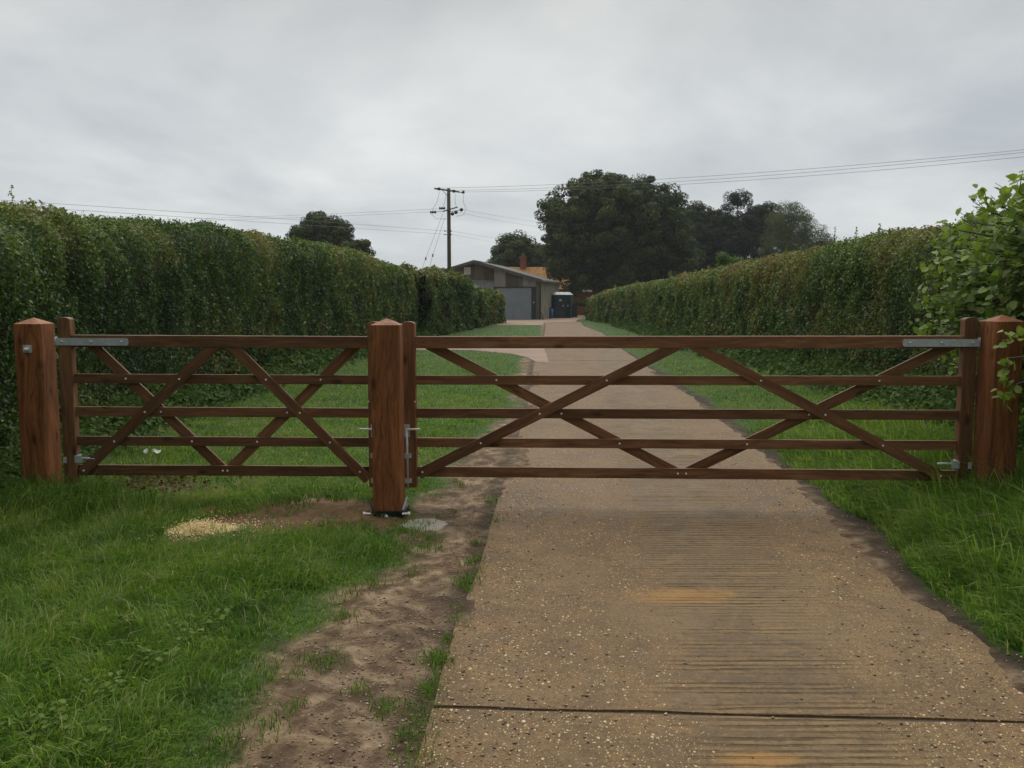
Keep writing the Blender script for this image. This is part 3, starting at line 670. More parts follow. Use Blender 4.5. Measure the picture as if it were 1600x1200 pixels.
    tint = 0.30+0.75*(c1-0.5)+0.45*(c2-0.5)+0.17*rng.normal(size=n)+olive+0.28*sstep(0.62, 1.0, Z/hh)*sstep(0.35, 0.6, c3)+0.08*sstep(0.5, 1.0, Z/hh)
    tint = np.where((c3 > 0.60) & (rng.random(n) < 0.35+1.2*max(0, olive)), 0.72+0.14*rng.random(n), tint)
    tint = np.where(rng.random(n) < 0.03, 0.97, np.clip(tint, 0, 0.9))
    NNr = NN+rng.normal(size=(n, 3))*0.75+np.array([0, 0, 0.25])
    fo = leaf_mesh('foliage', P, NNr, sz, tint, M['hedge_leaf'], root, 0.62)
    # shoots above the trimmed top, each its own part
    for i in range(shoots):
        s0 = float(np.interp(rng.random(), cdf, fine)); x, y, hh0, nx_, ny_, tx, ty = [float(v) for v in frame(s0)]
        d = rng.random()*0.5*thick; L = 0.12+0.24*rng.random()**2.5
        base = np.array([x-nx_*d, y-ny_*d, hh0-0.06+disp(np.array([s0]), np.array([0.45]), np.array([hh0]))[0]])
        dr = np.array([rng.normal()*0.25, rng.normal()*0.25, 1.0]); dr /= np.linalg.norm(dr)
        k = int(8+L*40); fs = max(1, y/dref); tt = rng.random(k)**0.8
        PP = base+dr*(L*tt)[:, None]+rng.normal(size=(k, 3))*0.010*fs
        m_ = 6; st_ = base+dr*(L*np.arange(m_)/(m_-1))[:, None]       # stem as overlapping slivers
        leaf_shoot(PP, leaf*0.95*fs, 0.5+0.3*rng.random(k), base, dr, L, root)
    # solid inner sheet, shade among the twigs painted as near-black colour
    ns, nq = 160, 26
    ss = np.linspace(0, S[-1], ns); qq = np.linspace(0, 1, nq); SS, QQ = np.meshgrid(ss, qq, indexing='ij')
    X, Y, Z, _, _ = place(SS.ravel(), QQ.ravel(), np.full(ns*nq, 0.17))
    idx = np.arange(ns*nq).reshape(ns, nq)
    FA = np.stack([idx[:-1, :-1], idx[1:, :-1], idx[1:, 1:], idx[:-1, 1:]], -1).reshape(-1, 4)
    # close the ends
    npmesh('shade_core', np.stack([X, Y, np.maximum(Z, -0.05)], 1), FA, M['core'], root)
    if end_cap:
        k = int(n*0.03)
        for (s0, sg) in ((0.0, -1), (float(S[-1]), 1)):
            x, y, hh0, nx_, ny_, tx, ty = [float(v) for v in frame(s0)]
            d = rng.random(k)*thick; z = rng.random(k)*hh0
            bul = 0.22*(1-((d/thick-0.5)*2)**2)*(1-(z/hh0)**4)
            e = sg*(bul-rng.exponential(0.05, k))
            P = np.stack([x-nx_*d+tx*e, y-ny_*d+ty*e, z], 1)+rng.normal(size=(k, 3))*0.04
            leaf_mesh('end_foliage', P, rng.normal(size=(k, 3))*0.7+[tx*sg, ty*sg, 0.2], leaf*max(1, y/dref)*(0.8+0.5*rng.random(k)), 0.3+0.15*rng.normal(size=k)+olive, M['hedge_leaf'], root)
    # parts are written in world coordinates: bring them under the root
    for c_ in root.children: c_.matrix_parent_inverse = Matrix.Translation(-root.location)
    return root
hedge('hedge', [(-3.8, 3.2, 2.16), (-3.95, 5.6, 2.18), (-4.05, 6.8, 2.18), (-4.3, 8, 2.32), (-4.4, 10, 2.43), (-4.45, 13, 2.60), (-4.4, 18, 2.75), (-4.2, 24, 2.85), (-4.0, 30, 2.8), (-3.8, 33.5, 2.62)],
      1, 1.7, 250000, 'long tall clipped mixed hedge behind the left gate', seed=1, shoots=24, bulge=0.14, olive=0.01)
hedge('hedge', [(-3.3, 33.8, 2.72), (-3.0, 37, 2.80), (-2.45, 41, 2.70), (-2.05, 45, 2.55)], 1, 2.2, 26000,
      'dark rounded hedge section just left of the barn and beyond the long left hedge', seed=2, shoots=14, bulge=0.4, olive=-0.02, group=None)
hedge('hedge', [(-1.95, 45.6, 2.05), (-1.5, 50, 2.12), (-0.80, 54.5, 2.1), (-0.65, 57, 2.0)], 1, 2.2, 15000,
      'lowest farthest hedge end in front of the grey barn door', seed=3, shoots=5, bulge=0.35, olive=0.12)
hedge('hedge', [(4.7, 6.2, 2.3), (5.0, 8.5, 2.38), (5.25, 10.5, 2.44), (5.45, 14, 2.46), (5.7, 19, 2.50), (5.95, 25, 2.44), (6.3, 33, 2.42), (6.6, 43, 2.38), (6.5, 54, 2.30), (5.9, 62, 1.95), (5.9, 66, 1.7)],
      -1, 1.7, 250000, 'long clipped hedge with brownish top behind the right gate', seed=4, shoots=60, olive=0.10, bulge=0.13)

# ------------------------------------------------------------------ trees and bushes
def crown_points(lobes, n, clump, shell=0.22, nclump=None, fill=0.2):
    """lobes: (cx,cy,cz,rx,ry,rz). leaves sit on small clumps that sit on the lobes"""
    vol = np.array([l[3]*l[5] for l in lobes]); pr = vol/vol.sum()
    nc = nclump or 400
    li = rng.choice(len(lobes), nc, p=pr); Lb = np.array(lobes, float)[li]
    dv = unit(rng.normal(size=(nc, 3))); rr = np.where(rng.random(nc) < fill, rng.random(nc)**0.5*0.8, 0.86+0.16*rng.random(nc))[:, None]
    C = Lb[:, :3]+dv*Lb[:, 3:]*rr
    cr_ = clump*(0.6+0.8*rng.random(nc))
    ci = rng.integers(0, nc, n); v = unit(rng.normal(size=(n, 3))); rad = cr_[ci]*(1-shell*np.abs(rng.normal(size=n)))
    P = C[ci]+v*rad[:, None]*np.array([1, 1, 0.75])
    return P, v+0.6*dv[ci]+np.array([0, 0, 0.3]), ci, rng.random(nc)
def tree(name, label, base, lobes, n, leaf, clump, matl, trunk, limbs=(), nclump=400, tint0=0.4, group=None, aspect=0.6, fill=0.25, droop=None, cat='tree', floor=0.5, core=0.72):
    root = empty(name, base); tag(root, label, cat, group)
    P, NN, ci, ct = crown_points(lobes, n, clump, nclump=nclump, fill=fill)
    ok = P[:, 2] > floor; P, NN, ci = P[ok], NN[ok], ci[ok]; n = len(P)
    tint = tint0+0.45*(ct[ci]-0.5)+0.15*rng.normal(size=n)
    cr = leaf_mesh('crown', P, NN+rng.normal(size=(n, 3))*0.5, leaf*(0.6+0.8*rng.random(n)), tint, matl, root, aspect, droop=droop)
    bm = bmesh.new(); add_tube(bm, trunk[0], trunk[1], 10)
    for a, r_ in limbs: add_tube(bm, a, r_, 7)
    # limbs reach into every lobe
    top = Vector(trunk[0][-1])
    for l in lobes:
        c = Vector(l[:3]); mid = top.lerp(c, 0.5)+Vector((0, 0, l[5]*0.15)); r0 = trunk[1][-1]*0.6
        add_tube(bm, [top, mid, c, c+Vector((rng.normal()*l[3]*0.4, rng.normal()*l[4]*0.4, l[5]*0.55))], [r0, r0*0.7, r0*0.45, r0*0.2], 6)
        for j in range(5):
            d = Vector(unit(rng.normal(size=(1, 3)))[0]); e = c+Vector((d.x*l[3], d.y*l[4], abs(d.z)*l[5]))*0.8
            add_tube(bm, [c, c.lerp(e, 0.5)+Vector((0, 0, 0.1*l[5])), e], [r0*0.4, r0*0.25, r0*0.1], 5)
    bmobj('trunk', bm, M['bark'], root, smooth=True)
    for c_ in root.children: c_.matrix_parent_inverse = Matrix.Translation(-root.location)
    return root
def L_(u, v, ru, rv, Y, ry=None):     # lobe given where it stands: centre, half sizes in photo pixels at distance Y
    c = at(u, v, Y); k = Y/F
    return (c.x, c.y, c.z, ru*k, (ry if ry else ru*k*0.9), rv*k)
# big chestnut
Yc = 84
lob = [L_(965, 352, 92, 70, Yc), L_(905, 345, 48, 55, Yc-1), L_(1030, 345, 48, 55, Yc), L_(965, 315, 62, 38, Yc), L_(900, 400, 42, 55, Yc-2), L_(960, 410, 70, 50, Yc), L_(1040, 405, 52, 52, Yc+1), L_(874, 332, 28, 30, Yc-1), L_(872, 378, 20, 36, Yc-1), L_(950, 380, 62, 50, Yc), L_(1000, 306, 50, 26, Yc), L_(935, 300, 44, 28, Yc)]
bx, by = at(962, 480, Yc).x, Yc
tree('chestnut_tree', 'largest broad round-crowned dark tree, right of the barn', (bx, by, 0), lob, 180000, 0.26, 0.75, M['tree_leaf'], ([(bx, by, -0.2), (bx+0.1, by, 2), (bx, by, 4)], [0.6, 0.48, 0.4]), nclump=900, fill=0.4, tint0=0.50, floor=0.9, droop=1.2)
# holly-like dark mass to its left and below
Y2 = 96
tree('broadleaf_tree', 'rounded dark tree rising behind the barn roof and brick chimney', (at(805, 480, Y2).x, Y2, 0), [L_(805, 405, 34, 38, Y2), L_(790, 420, 26, 30, Y2), L_(826, 415, 22, 28, Y2), L_(803, 388, 20, 18, Y2)], 40000, 0.26, 0.7, M['tree_leaf'],
     ([(at(805, 480, Y2).x, Y2, 0), (at(805, 480, Y2).x, Y2, 3)], [0.35, 0.25]), nclump=220, tint0=0.5)
Y2 = 100
tree('broadleaf_tree', 'dark lower tree filling the gap left of the largest tree', (at(858, 480, Y2).x, Y2, 0), [L_(850, 425, 28, 38, Y2), L_(880, 440, 40, 40, Y2), L_(846, 400, 18, 18, Y2)], 36000, 0.28, 0.75, M['tree_leaf'],
     ([(at(858, 480, Y2).x, Y2, 0), (at(858, 480, Y2).x, Y2, 3)], [0.35, 0.25]), nclump=240, tint0=0.35)
# thicket closing the gap below the crowns
for (u0, w_, lab) in ((905, 40, 'dark thicket under the left half of the largest tree'), (1000, 60, 'dark thicket under the right half of the largest tree'), (1110, 60, 'dark thicket below the pine, behind the right hedge'), (1220, 55, 'low thicket below the pale loose tree')):
    pq = at(u0, 480, 104).x
    tree('thicket', lab, (pq, 104, 0), [L_(u0, 432, w_, 38, 104), L_(u0-w_*0.6, 452, w_*0.6, 22, 104), L_(u0+w_*0.6, 450, w_*0.6, 24, 104)], 34000, 0.42, 0.85, M['tree_leaf'], ([(pq, 104, 0), (pq, 104, 2)], [0.15, 0.12]), nclump=260, tint0=0.25, cat='thicket')
# conifers
Y3 = 98
px = at(1150, 470, Y3).x
tree('pine_tree', 'dark flat-topped pine standing between the largest tree and the pale loose tree', (px, Y3, 0), [L_(1152, 317, 20, 15, Y3), L_(1150, 345, 38, 22, Y3), L_(1150, 385, 52, 32, Y3), L_(1195, 330, 20, 13, Y3), L_(1205, 355, 26, 20, Y3), L_(1120, 350, 26, 20, Y3), L_(1200, 395, 34, 34, Y3), L_(1150, 425, 60, 30, Y3), L_(1175, 365, 40, 30, Y3), L_(1130, 375, 40, 30, Y3), L_(1085, 385, 30, 34, Y3)],
     120000, 0.24, 0.6, M['pine_leaf'], ([(px, Y3, 0), (px, Y3, 5), (px, Y3, 9.5)], [0.4, 0.3, 0.15]), nclump=640, tint0=0.45, aspect=0.35)
px = at(1095, 470, 101).x
tree('broadleaf_tree', 'grey-green tree touching the right side of the largest tree', (px, 101, 0), [L_(1100, 365, 36, 32, 101), L_(1085, 345, 26, 24, 101), L_(1095, 405, 46, 48, 101)], 40000, 0.27, 0.7, M['tree_leaf'], ([(px, 101, 0), (px, 101, 4)], [0.4, 0.3]), nclump=240, tint0=0.5)
Y4 = 92
px = at(1240, 460, Y4).x
tree('willow_tree', 'pale loose feathery tree, rightmost of the trees above the right hedge', (px, Y4, 0), [L_(1235, 355, 34, 34, Y4), L_(1232, 345, 28, 24, Y4), L_(1265, 385, 34, 30, Y4), L_(1225, 400, 40, 40, Y4), L_(1275, 410, 34, 28, Y4), L_(1292, 402, 22, 22, Y4), L_(1250, 372, 34, 30, Y4)],
     60000, 0.16, 0.7, M['pale_leaf'], ([(px, Y4, 0), (px, Y4, 4)], [0.3, 0.2]), nclump=380, tint0=0.6, aspect=0.35, fill=0.35, droop=0.8)
# tree above the left hedge
Y5 = 70
px = at(510, 470, Y5).x
tree('broadleaf_tree', 'dark round tree rising above the left hedge, left of the pole', (px, Y5, 0), [L_(505, 370, 40, 32, Y5), L_(500, 355, 28, 18, Y5), L_(535, 378, 26, 24, Y5), L_(472, 365, 16, 9, Y5), L_(565, 388, 16, 12, Y5), L_(520, 400, 50, 30, Y5)],
     46000, 0.19, 0.5, M['tree_leaf'], ([(px, Y5, 0), (px, Y5, 3)], [0.35, 0.25]), nclump=260, tint0=0.45)
# yellowish shrub shoots behind the right hedge
Y6 = 30
px = at(1150, 430, Y6).x
tree('shrub', 'yellow-green shrub with upright shoots poking above the right hedge', (px+0.6, Y6, 0), [L_(1140, 425, 22, 22, Y6), L_(1160, 432, 28, 18, Y6), L_(1130, 412, 8, 14, Y6), L_(1205, 416, 26, 12, 22)], 9000, 0.07, 0.2, M['hazel_leaf'],
     ([(px+0.6, Y6, 0), (px+0.6, Y6, 1.8)], [0.05, 0.04]), nclump=150, tint0=0.25, cat='shrub')

# hazel bush at the right post: twigs with big leaves
def hazel():
    root = empty('hazel_bush', (4.7, 6.6, 0)); tag(root, 'bright green big-leaved hazel bush crowding the right gate post', 'bush')
    lobes = [(4.68, 6.9, 1.48, 1.25, 0.95, 1.12), (4.45, 6.2, 1.80, 1.0, 0.7, 0.80), (4.35, 5.45, 1.25, 0.85, 0.45, 0.95), (4.9, 5.9, 0.9, 0.9, 0.7, 0.75), (3.92, 5.22, 1.22, 0.55, 0.28, 0.55)]
    bm = bmesh.new(); P = []; NN = []; S = []; T = []
    for i in range(1700):
        l = lobes[rng.choice(5, p=[0.38, 0.25, 0.15, 0.06, 0.16])]
        d = unit(rng.normal(size=(1, 3))*[1, 1, 0.9]+[[-0.35, -0.35, 0.15]])[0]
        tip = np.array(l[:3])+d*np.array(l[3:])*(0.85+0.22*rng.random())
        start = np.array(l[:3])*0.75+np.array([4.7, 6.4, 0.7])*0.25+rng.normal(size=3)*0.12
        mid = (start+tip)/2+np.array([0, 0, 0.12])
        add_tube(bm, [start, mid, tip], [0.008, 0.005, 0.002], 5)
        k = 15
        for j in range(k):
            tt = 0.30+0.72*j/k
            p = (1-tt)**2*start+2*tt*(1-tt)*mid+tt**2*tip if tt <= 1 else tip
            p = p+rng.normal(size=3)*0.045
            if p[0] < 3.30 and p[1] < 6.0: continue
            P.append(p); NN.append(np.array([d[0]*0.5, d[1]*0.5-0.35, 0.6])+rng.normal(size=3)*0.5)
            S.append(0.046+0.038*rng.random()); T.append(0.30+0.50*tt*rng.random()+0.35*(rng.random() < 0.25)+0.12*(p[2]-1.2))
    # upright shoots
    for (u, v, u2, v2, Y) in ((1545, 330, 1538, 296, 6.3), (1592, 300, 1598, 268, 5.9), (1500, 360, 1478, 352, 6.6), (1470, 400, 1455, 372, 7.0), (1560, 320, 1570, 300, 6.2), (1460, 480, 1442, 470, 7.0), (1455, 510, 1440, 520, 6.9), (1575, 560, 1562, 600, 5.35), (1590, 600, 1568, 632, 5.3), (1590, 520, 1560, 540, 5.3), (1500,545,1478,556,6.9)):
        a = np.array(at(u, v, Y)); b_ = np.array(at(u2, v2, Y-0.05)); c0 = min(lobes, key=lambda l: np.linalg.norm(np.array(l[:3])-a)); add_tube(bm, [c0[:3], (np.array(c0[:3])+a)/2, a, b_], [0.012, 0.008, 0.005, 0.002], 5)
        for j in range(12):
            p = a+(b_-a)*j/11+rng.normal(size=3)*0.03
            P.append(p); NN.append(rng.normal(size=3)*0.6+[0, -0.5, 0.6]); S.append(0.045+0.035*rng.random()); T.append(0.6+0.4*rng.random())
    leaf_mesh('foliage', np.array(P), np.array(NN), np.array(S), np.array(T), M['hazel_leaf'], root, 0.8, round_=True, droop=0.9)
    for i in range(7):
        a = np.array([4.7, 6.5, 0])+rng.normal(size=3)*[0.15, 0.15, 0]; l = lobes[i % 5]
        b_ = np.array(l[:3])+rng.normal(size=3)*0.15
        add_tube(bm, [a, (a+b_)/2+[0, 0, 0.1], b_], [0.03, 0.02, 0.01], 6)
    bmobj('stems', bm, M['bark'], root)
    for c_ in root.children: c_.matrix_parent_inverse = Matrix.Translation(-root.location)
hazel()

# ------------------------------------------------------------------ gate posts
def dome(bm, c, r, hgt, axis='y', seg=10):
    # rounded bolt head pointing to -y
    c = Vector(c); rings = []
    for i in range(4):
        a = i/3*math.pi/2; rr = r*math.cos(a); yy = -hgt*math.sin(a)
        rings.append([bm.verts.new(c+Vector((rr*math.cos(2*math.pi*j/seg), yy, rr*math.sin(2*math.pi*j/seg)))) for j in range(seg)] if i < 3 else [bm.verts.new(c+Vector((0, yy, 0)))])
    for i in range(2):
        for j in range(seg): bm.faces.new((rings[i][j], rings[i][(j+1)%seg], rings[i+1][(j+1)%seg], rings[i+1][j]))
    for j in range(seg): bm.faces.new((rings[2][j], rings[2][(j+1)%seg], rings[3][0]))
    bm.faces.new(rings[0][::-1])
def hexnut(bm, c, r, th, d=(0, -1, 0)):
    c = Vector(c); d = Vector(d).normalized(); add_tube(bm, [c, c+d*th], r, 6)
def post_beam(Hh, wx, wy, cap):
    """post along local X (length), rotated upright by the object: grain runs along it"""
    bm = bmesh.new()
    hx, hy = wx/2, wy/2
    # lengthwise loops: bottom, shoulder, apex (weathered top)
    prof = [(-0.25, 1.0), (0.35, 1.0), (0.8, 1.0), (Hh, 1.0)]
    rings = []
    for L, k in prof:
        ring = []
        c = 0.010
        for (sy, sz) in ((-1, -1), (1, -1), (1, 1), (-1, 1)):
            y, z = sy*hx*k, sz*hy*k
            # chamfered corner: two verts
            if sy*sz > 0: a, b_ = (y, z-sz*c), (y-sy*c, z)
            else: a, b_ = (y-sy*c, z), (y, z-sz*c)
            if (sy, sz) in ((-1, -1),): a, b_ = (y, z-sz*c), (y-sy*c, z)
            ring += [bm.verts.new((L, *a)), bm.verts.new((L, *b_))]
        rings.append(ring)
    for i in range(len(rings)-1):
        for j in range(8): bm.faces.new((rings[i][j], rings[i][(j+1)%8], rings[i+1][(j+1)%8], rings[i+1][j]))
    ap = bm.verts.new((Hh+cap, 0, 0))
    for j in range(8): bm.faces.new((rings[-1][j], rings[-1][(j+1)%8], ap))
    bm.faces.new(rings[0][::-1]); return bm
UP = (0, -math.pi/2, 0)      # local +X -> world +Z
def gate_post(x0, x1, y0, y1, Hh, label, rz=0):
    cx, cy = (x0+x1)/2, (y0+y1)/2
    root = empty('gate_post', (cx, cy, 0), rz, label=label, cat='gate post', group='timber gate posts')
    bm = post_beam(Hh, y1-y0, x1-x0, 0.045)
    # the beam: local x up, local y -> world y, local z -> world -x
    o = bmobj('shaft', bm, M['post'], root, rot=UP)
    return root
pl = gate_post(-3.565, -3.37, 5.95, 6.15, 1.335, 'leftmost square timber gate post, against the left hedge')
bm = bmesh.new(); add_box(bm, (-0.030, -0.106, 1.130), (0.030, -0.1, 1.185), 0.001); 
o = bmobj('washer_plate', bm, M['galv'], pl)
bm = bmesh.new(); hexnut(bm, (0, -0.106, 1.157), 0.014, 0.014); add_tube(bm, [(0, -0.12, 1.157), (0, -0.145, 1.157)], 0.008, 8); bmobj('hinge_nut', bm, M['galv_bolt'], pl)
gate_post(3.26, 3.46, 5.62, 5.82, 1.36, 'rightmost square timber gate post, half hidden by hazel leaves')
pc = gate_post(-0.968, -0.768, 5.68, 5.88, 1.335, 'thick central timber post standing between the two gates')
# black shoe round its foot, with bolts
bm = bmesh.new()
add_box(bm, (-0.125, -0.125, 0.0), (0.125, -0.103, 0.045), 0.002); add_box(bm, (-0.125, 0.103, 0.0), (0.125, 0.125, 0.045), 0.002)
add_box(bm, (-0.125, -0.1025, 0.001), (-0.103, 0.1025, 0.044), 0.002); add_box(bm, (0.103, -0.1025, 0.001), (0.125, 0.1025, 0.044), 0.002)
bmobj('metal_shoe', bm, M['shoe'], pc)
bm = bmesh.new(); hexnut(bm, (-0.005, -0.125, 0.012), 0.013, 0.012); add_tube(bm, [(-0.005, -0.137, 0.012), (-0.005, -0.152, 0.012)], 0.007, 8); bmobj('shoe_bolt', bm, M['galv_bolt'], pc)
for sx in (-1, 1):
    bm = bmesh.new(); add_tube(bm, [(sx*0.108, -0.128, 0.03), (sx*0.150, -0.135, 0.034)], 0.007, 8); hexnut(bm, (sx*0.150, -0.135, 0.034), 0.012, 0.012, (sx, 0, 0)); bmobj('shoe_bolt', bm, M['galv_bolt'], pc)
for sx in (-1, 1):
    bm = bmesh.new(); add_tube(bm, [(sx*0.106, -0.08, 0.046), (sx*0.128, -0.02, 0.125 if sx > 0 else 0.08)], [0.008, 0.006], 6); bmobj('shoe_lug', bm, M['shoe'] if sx < 0 else M['galv'], pc)

# ------------------------------------------------------------------ gates
def beam(name, p, q, wdt, th, y, parent, m='rail', bev=0.0025):
    """a board from p=(x,z) to q=(x,z) in the gate plane; wdt across, th in depth starting at y"""
    dx_, dz_ = q[0]-p[0], q[1]-p[1]; L = math.hypot(dx_, dz_); a = math.atan2(dz_, dx_)
    bm = bmesh.new(); add_box(bm, (0, 0, -wdt/2), (L, th, wdt/2), bev)
    o = bmobj(name, bm, M[m], parent, loc=(p[0], y, p[1]), rot=(0, -a, 0)); return o
def stile(parent, x0, x1, z0, z1, y0=0.0, th=0.07, rot_top=True):
    """upright with a rounded head; grain along its length"""
    bm = bmesh.new(); wv_ = x1-x0; r = wv_*0.5; pts = []
    L = z1-z0
    prof = [(0, 0), (0, wv_)]
    for i in range(9):
        a = math.pi*i/8
        prof.append((L-r*0.45+math.sin(a)*r*0.45, wv_/2+math.cos(a)*wv_/2))
    f = [bm.verts.new((p[0], 0, p[1])) for p in prof]; b_ = [bm.verts.new((p[0], th, p[1])) for p in prof]
    bm.faces.new(f); bm.faces.new(b_[::-1])
    for i in range(len(f)): j = (i+1) % len(f); bm.faces.new((f[i], b_[i], b_[j], f[j]))
    es = [e for e in bm.edges if abs(e.verts[0].co.y-e.verts[1].co.y) < 1e-6]
    bmesh.ops.bevel(bm, geom=es, offset=0.003, segments=1, affect='EDGES')
    # local x -> up, local z -> -x : place at x1
    return bmobj('stile', bm, M['rail'], parent, loc=(x1, y0, z0), rot=UP)
RZ = [(1.158, 1.243), (0.893, 0.960), (0.649, 0.719), (0.433, 0.501), (0.212, 0.288)]
def gate(label, loc, rz, tilt, L, hinge_left, front, back):
    g = empty('field_gate', loc, rz, label=label, cat='gate', group='timber five bar gates')
    g.rotation_euler = (0, tilt, rz)
    hx0, hx1 = (0.0, 0.092) if hinge_left else (L-0.092, L)
    cx0, cx1 = (L-0.092, L) if hinge_left else (0.0, 0.092)
    stile(g, hx0, hx1, 0.16, 1.372); stile(g, cx0, cx1, 0.137, 1.352)
    beam('top_rail', (0.093, (RZ[0][0]+RZ[0][1])/2), (L-0.093, (RZ[0][0]+RZ[0][1])/2), RZ[0][1]-RZ[0][0], 0.066, 0.002, g, bev=0.004)
    for z0, z1 in RZ[1:]: beam('rail', (0.088, (z0+z1)/2), (L-0.088, (z0+z1)/2), z1-z0, 0.022, 0.026, g)
    def bolt(x, z, y):
        bm = bmesh.new(); dome(bm, (x, y, z), 0.0078, 0.006); bmobj('bolt_head', bm, M['galv_bolt'], g, smooth=True)
    for k, (p, q) in enumerate(front):
        beam('brace', p, q, 0.074, 0.020, 0.0055+0.0004*k, g)
        for z0, z1 in RZ[1:]:
            zc = (z0+z1)/2; tt = (zc-p[1])/(q[1]-p[1])
            bolt(p[0]+(q[0]-p[0])*tt, zc, 0.0056)
    for k, (p, q) in enumerate(back):
        beam('brace', p, q, 0.074, 0.020, 0.0485+0.0004*k, g)
        for z0, z1 in RZ[1:]:
            zc = (z0+z1)/2; tt = (zc-p[1])/(q[1]-p[1])
            bolt(p[0]+(q[0]-p[0])*tt, zc, 0.0262)
    # top hinge strap with rounded end and three bolts
    zs = 1.195; hgt = 0.026
    sl_, dr = 0.51, (1 if hinge_left else -1)
    xh = 0.0 if hinge_left else L
    bm = bmesh.new(); pr = [(xh-dr*0.008, -hgt), (xh-dr*0.008, hgt)]
    for i in range(7):
        a = math.pi/2-math.pi*i/6; pr.append((xh+dr*(sl_-0.012+0.012*math.cos(a)), hgt*math.sin(a)))
    f = [bm.verts.new((x, -0.007, zs+z)) for x, z in pr]; b_ = [bm.verts.new((x, 0.001, zs+z)) for x, z in pr]
    bm.faces.new(f); bm.faces.new(b_)
    for i in range(len(f)): j = (i+1) % len(f); bm.faces.new((f[i], f[j], b_[j], b_[i]))
    st = bmobj('hinge_strap', bm, M['galv'], g)
    for d in (0.032, 0.245, 0.46):
        bm = bmesh.new(); dome(bm, (xh+dr*d, -0.007, zs), 0.010, 0.007); bmobj('strap_bolt', bm, M['galv'], st, smooth=True)
    # knuckle to the post
    bm = bmesh.new(); add_tube(bm, [(xh-dr*0.022, 0.02, zs-0.045), (xh-dr*0.022, 0.02, zs+0.035)], 0.011, 10); bmobj('hinge_pin', bm, M['galv'], st, smooth=True)
    # bottom adjustable eye bolt: plates, nut, threaded rod
    zb = 0.335
    bm = bmesh.new(); xs = xh+dr*0.092
    add_box(bm, (min(xs, xs+dr*0.006), 0.004, zb-0.028), (max(xs, xs+dr*0.006), 0.066, zb+0.028), 0.001)
    add_box(bm, (min(xs-dr*0.008, xs+dr*0.045), -0.006, zb-0.026), (max(xs-dr*0.008, xs+dr*0.045), -0.0005, zb+0.028), 0.001)
    lh = bmobj('lower_hinge', bm, M['galv'], g)
    bm = bmesh.new(); add_tube(bm, [(xs+dr*0.03, 0.012, zb+0.004), (xs+dr*0.135, 0.012, zb+0.004)], 0.008, 8); bmobj('threaded_rod', bm, M['galv'], lh, smooth=True)
    bm = bmesh.new(); add_box(bm, (xh+dr*0.012-0.012, -0.006, zb-0.028), (xh+dr*0.012+0.012, -0.0005, zb+0.018), 0.001); bmobj('eye_plate', bm, M['galv'], lh)
    # drop bolt on the closing stile
    xc = (cx0+cx1)/2-(-0.012 if hinge_left else 0.020)
    if hinge_left: xc = L-0.052
    db = box('drop_bolt', (xc-0.022, -0.005, 0.512), (xc+0.022, -0.0005, 0.605), M['galv'], g, 0.001)
    bm = bmesh.new(); add_tube(bm, [(xc+0.004, -0.018, 0.575), (xc+0.004, -0.018, 0.145)], 0.008, 8); bmobj('bolt_rod', bm, M['galv'], db, smooth=True)
    hd = -1 if hinge_left else 1
    bm = bmesh.new(); add_tube(bm, [(xc+0.004, -0.018, 0.570), (xc+hd*0.100, -0.024, 0.574)], 0.0075, 8); bmobj('handle', bm, M['galv_bolt'], db, smooth=True)
    for zk in (0.375, 0.190):
        bm = bmesh.new(); add_box(bm, (xc-0.026, -0.004, zk-0.018), (xc-0.010, -0.0005, zk+0.018)); add_box(bm, (xc+0.016, -0.004, zk-0.018), (xc+0.032, -0.0005, zk+0.018))
        add_box(bm, (xc-0.010, -0.029, zk-0.016), (xc+0.018, -0.0265, zk+0.016)); add_box(bm, (xc-0.0125, -0.029, zk-0.016), (xc-0.0102, -0.001, zk+0.016)); add_box(bm, (xc+0.0182, -0.029, zk-0.016), (xc+0.0205, -0.001, zk+0.016))
        bmobj('keeper', bm, M['galv'], db)
    bm = bmesh.new(); xe = cx0 if hinge_left else cx1
    dome(bm, (xe-hd*0.004, -0.001, 0.772), 0.006, 0.006); bmobj('bolt_head', bm, M['galv_bolt'], g)
    return g
gate('shorter timber five bar gate with crossed braces, over the grass', (-3.282, 6.0, 0.012), 0, R(0.30), 2.325, True,
     [((0.125, 0.235), (1.135, 1.180)), ((1.240, 1.180), (2.225, 0.190))], [((0.20, 1.190), (1.168, 0.235)), ((1.172, 0.235), (2.145, 1.180))])
Lr = math.hypot(4.03, 0.22)
gate('wider timber five bar gate with crossed braces, over the concrete track', (-0.79, 6.0, 0.0), -math.atan2(0.22, 4.03), -R(0.20), Lr, False,
     [((0.105, 0.235), (1.985, 1.185)), ((2.075, 1.185), (3.86, 0.235))], [((0.16, 1.195), (2.01, 0.240)), ((2.03, 0.240), (3.92, 1.195))])

# ------------------------------------------------------------------ barn
def corrug(name, c0, c1, sc=6.0, rough=0.8):
    m, t, b = mat(name); tcn = N(t, 'ShaderNodeTexCoord'); P = tcn.outputs['Object']
    wv = N(t, 'ShaderNodeTexWave', wave_type='BANDS', bands_direction='X'); wv.inputs['Scale'].default_value = sc; wv.inputs['Distortion'].default_value = 0.0
    t.links.new(P, wv.inputs['Vector']); n = noise(t, mapping(t, P, (2.2, 2.2, 0.35)), 1.2, 6, 0.7)
    c = ramp(t, n, [(0.3, c0), (0.7, c1)]); c = mixc(t, mrange(t, wv.outputs['Fac'], 0.0, 0.4, 0.35, 0.0), c, tuple(x*0.55 for x in c0))
    t.links.new(c, b.inputs['Base Color']); b.inputs['Roughness'].default_value = rough; bump(t, b, wv.outputs['Fac'], 0.6, 0.03); return m
M['clad'] = corrug('fibre_cement_cladding', (0.11, 0.098, 0.072), (0.21, 0.19, 0.145))
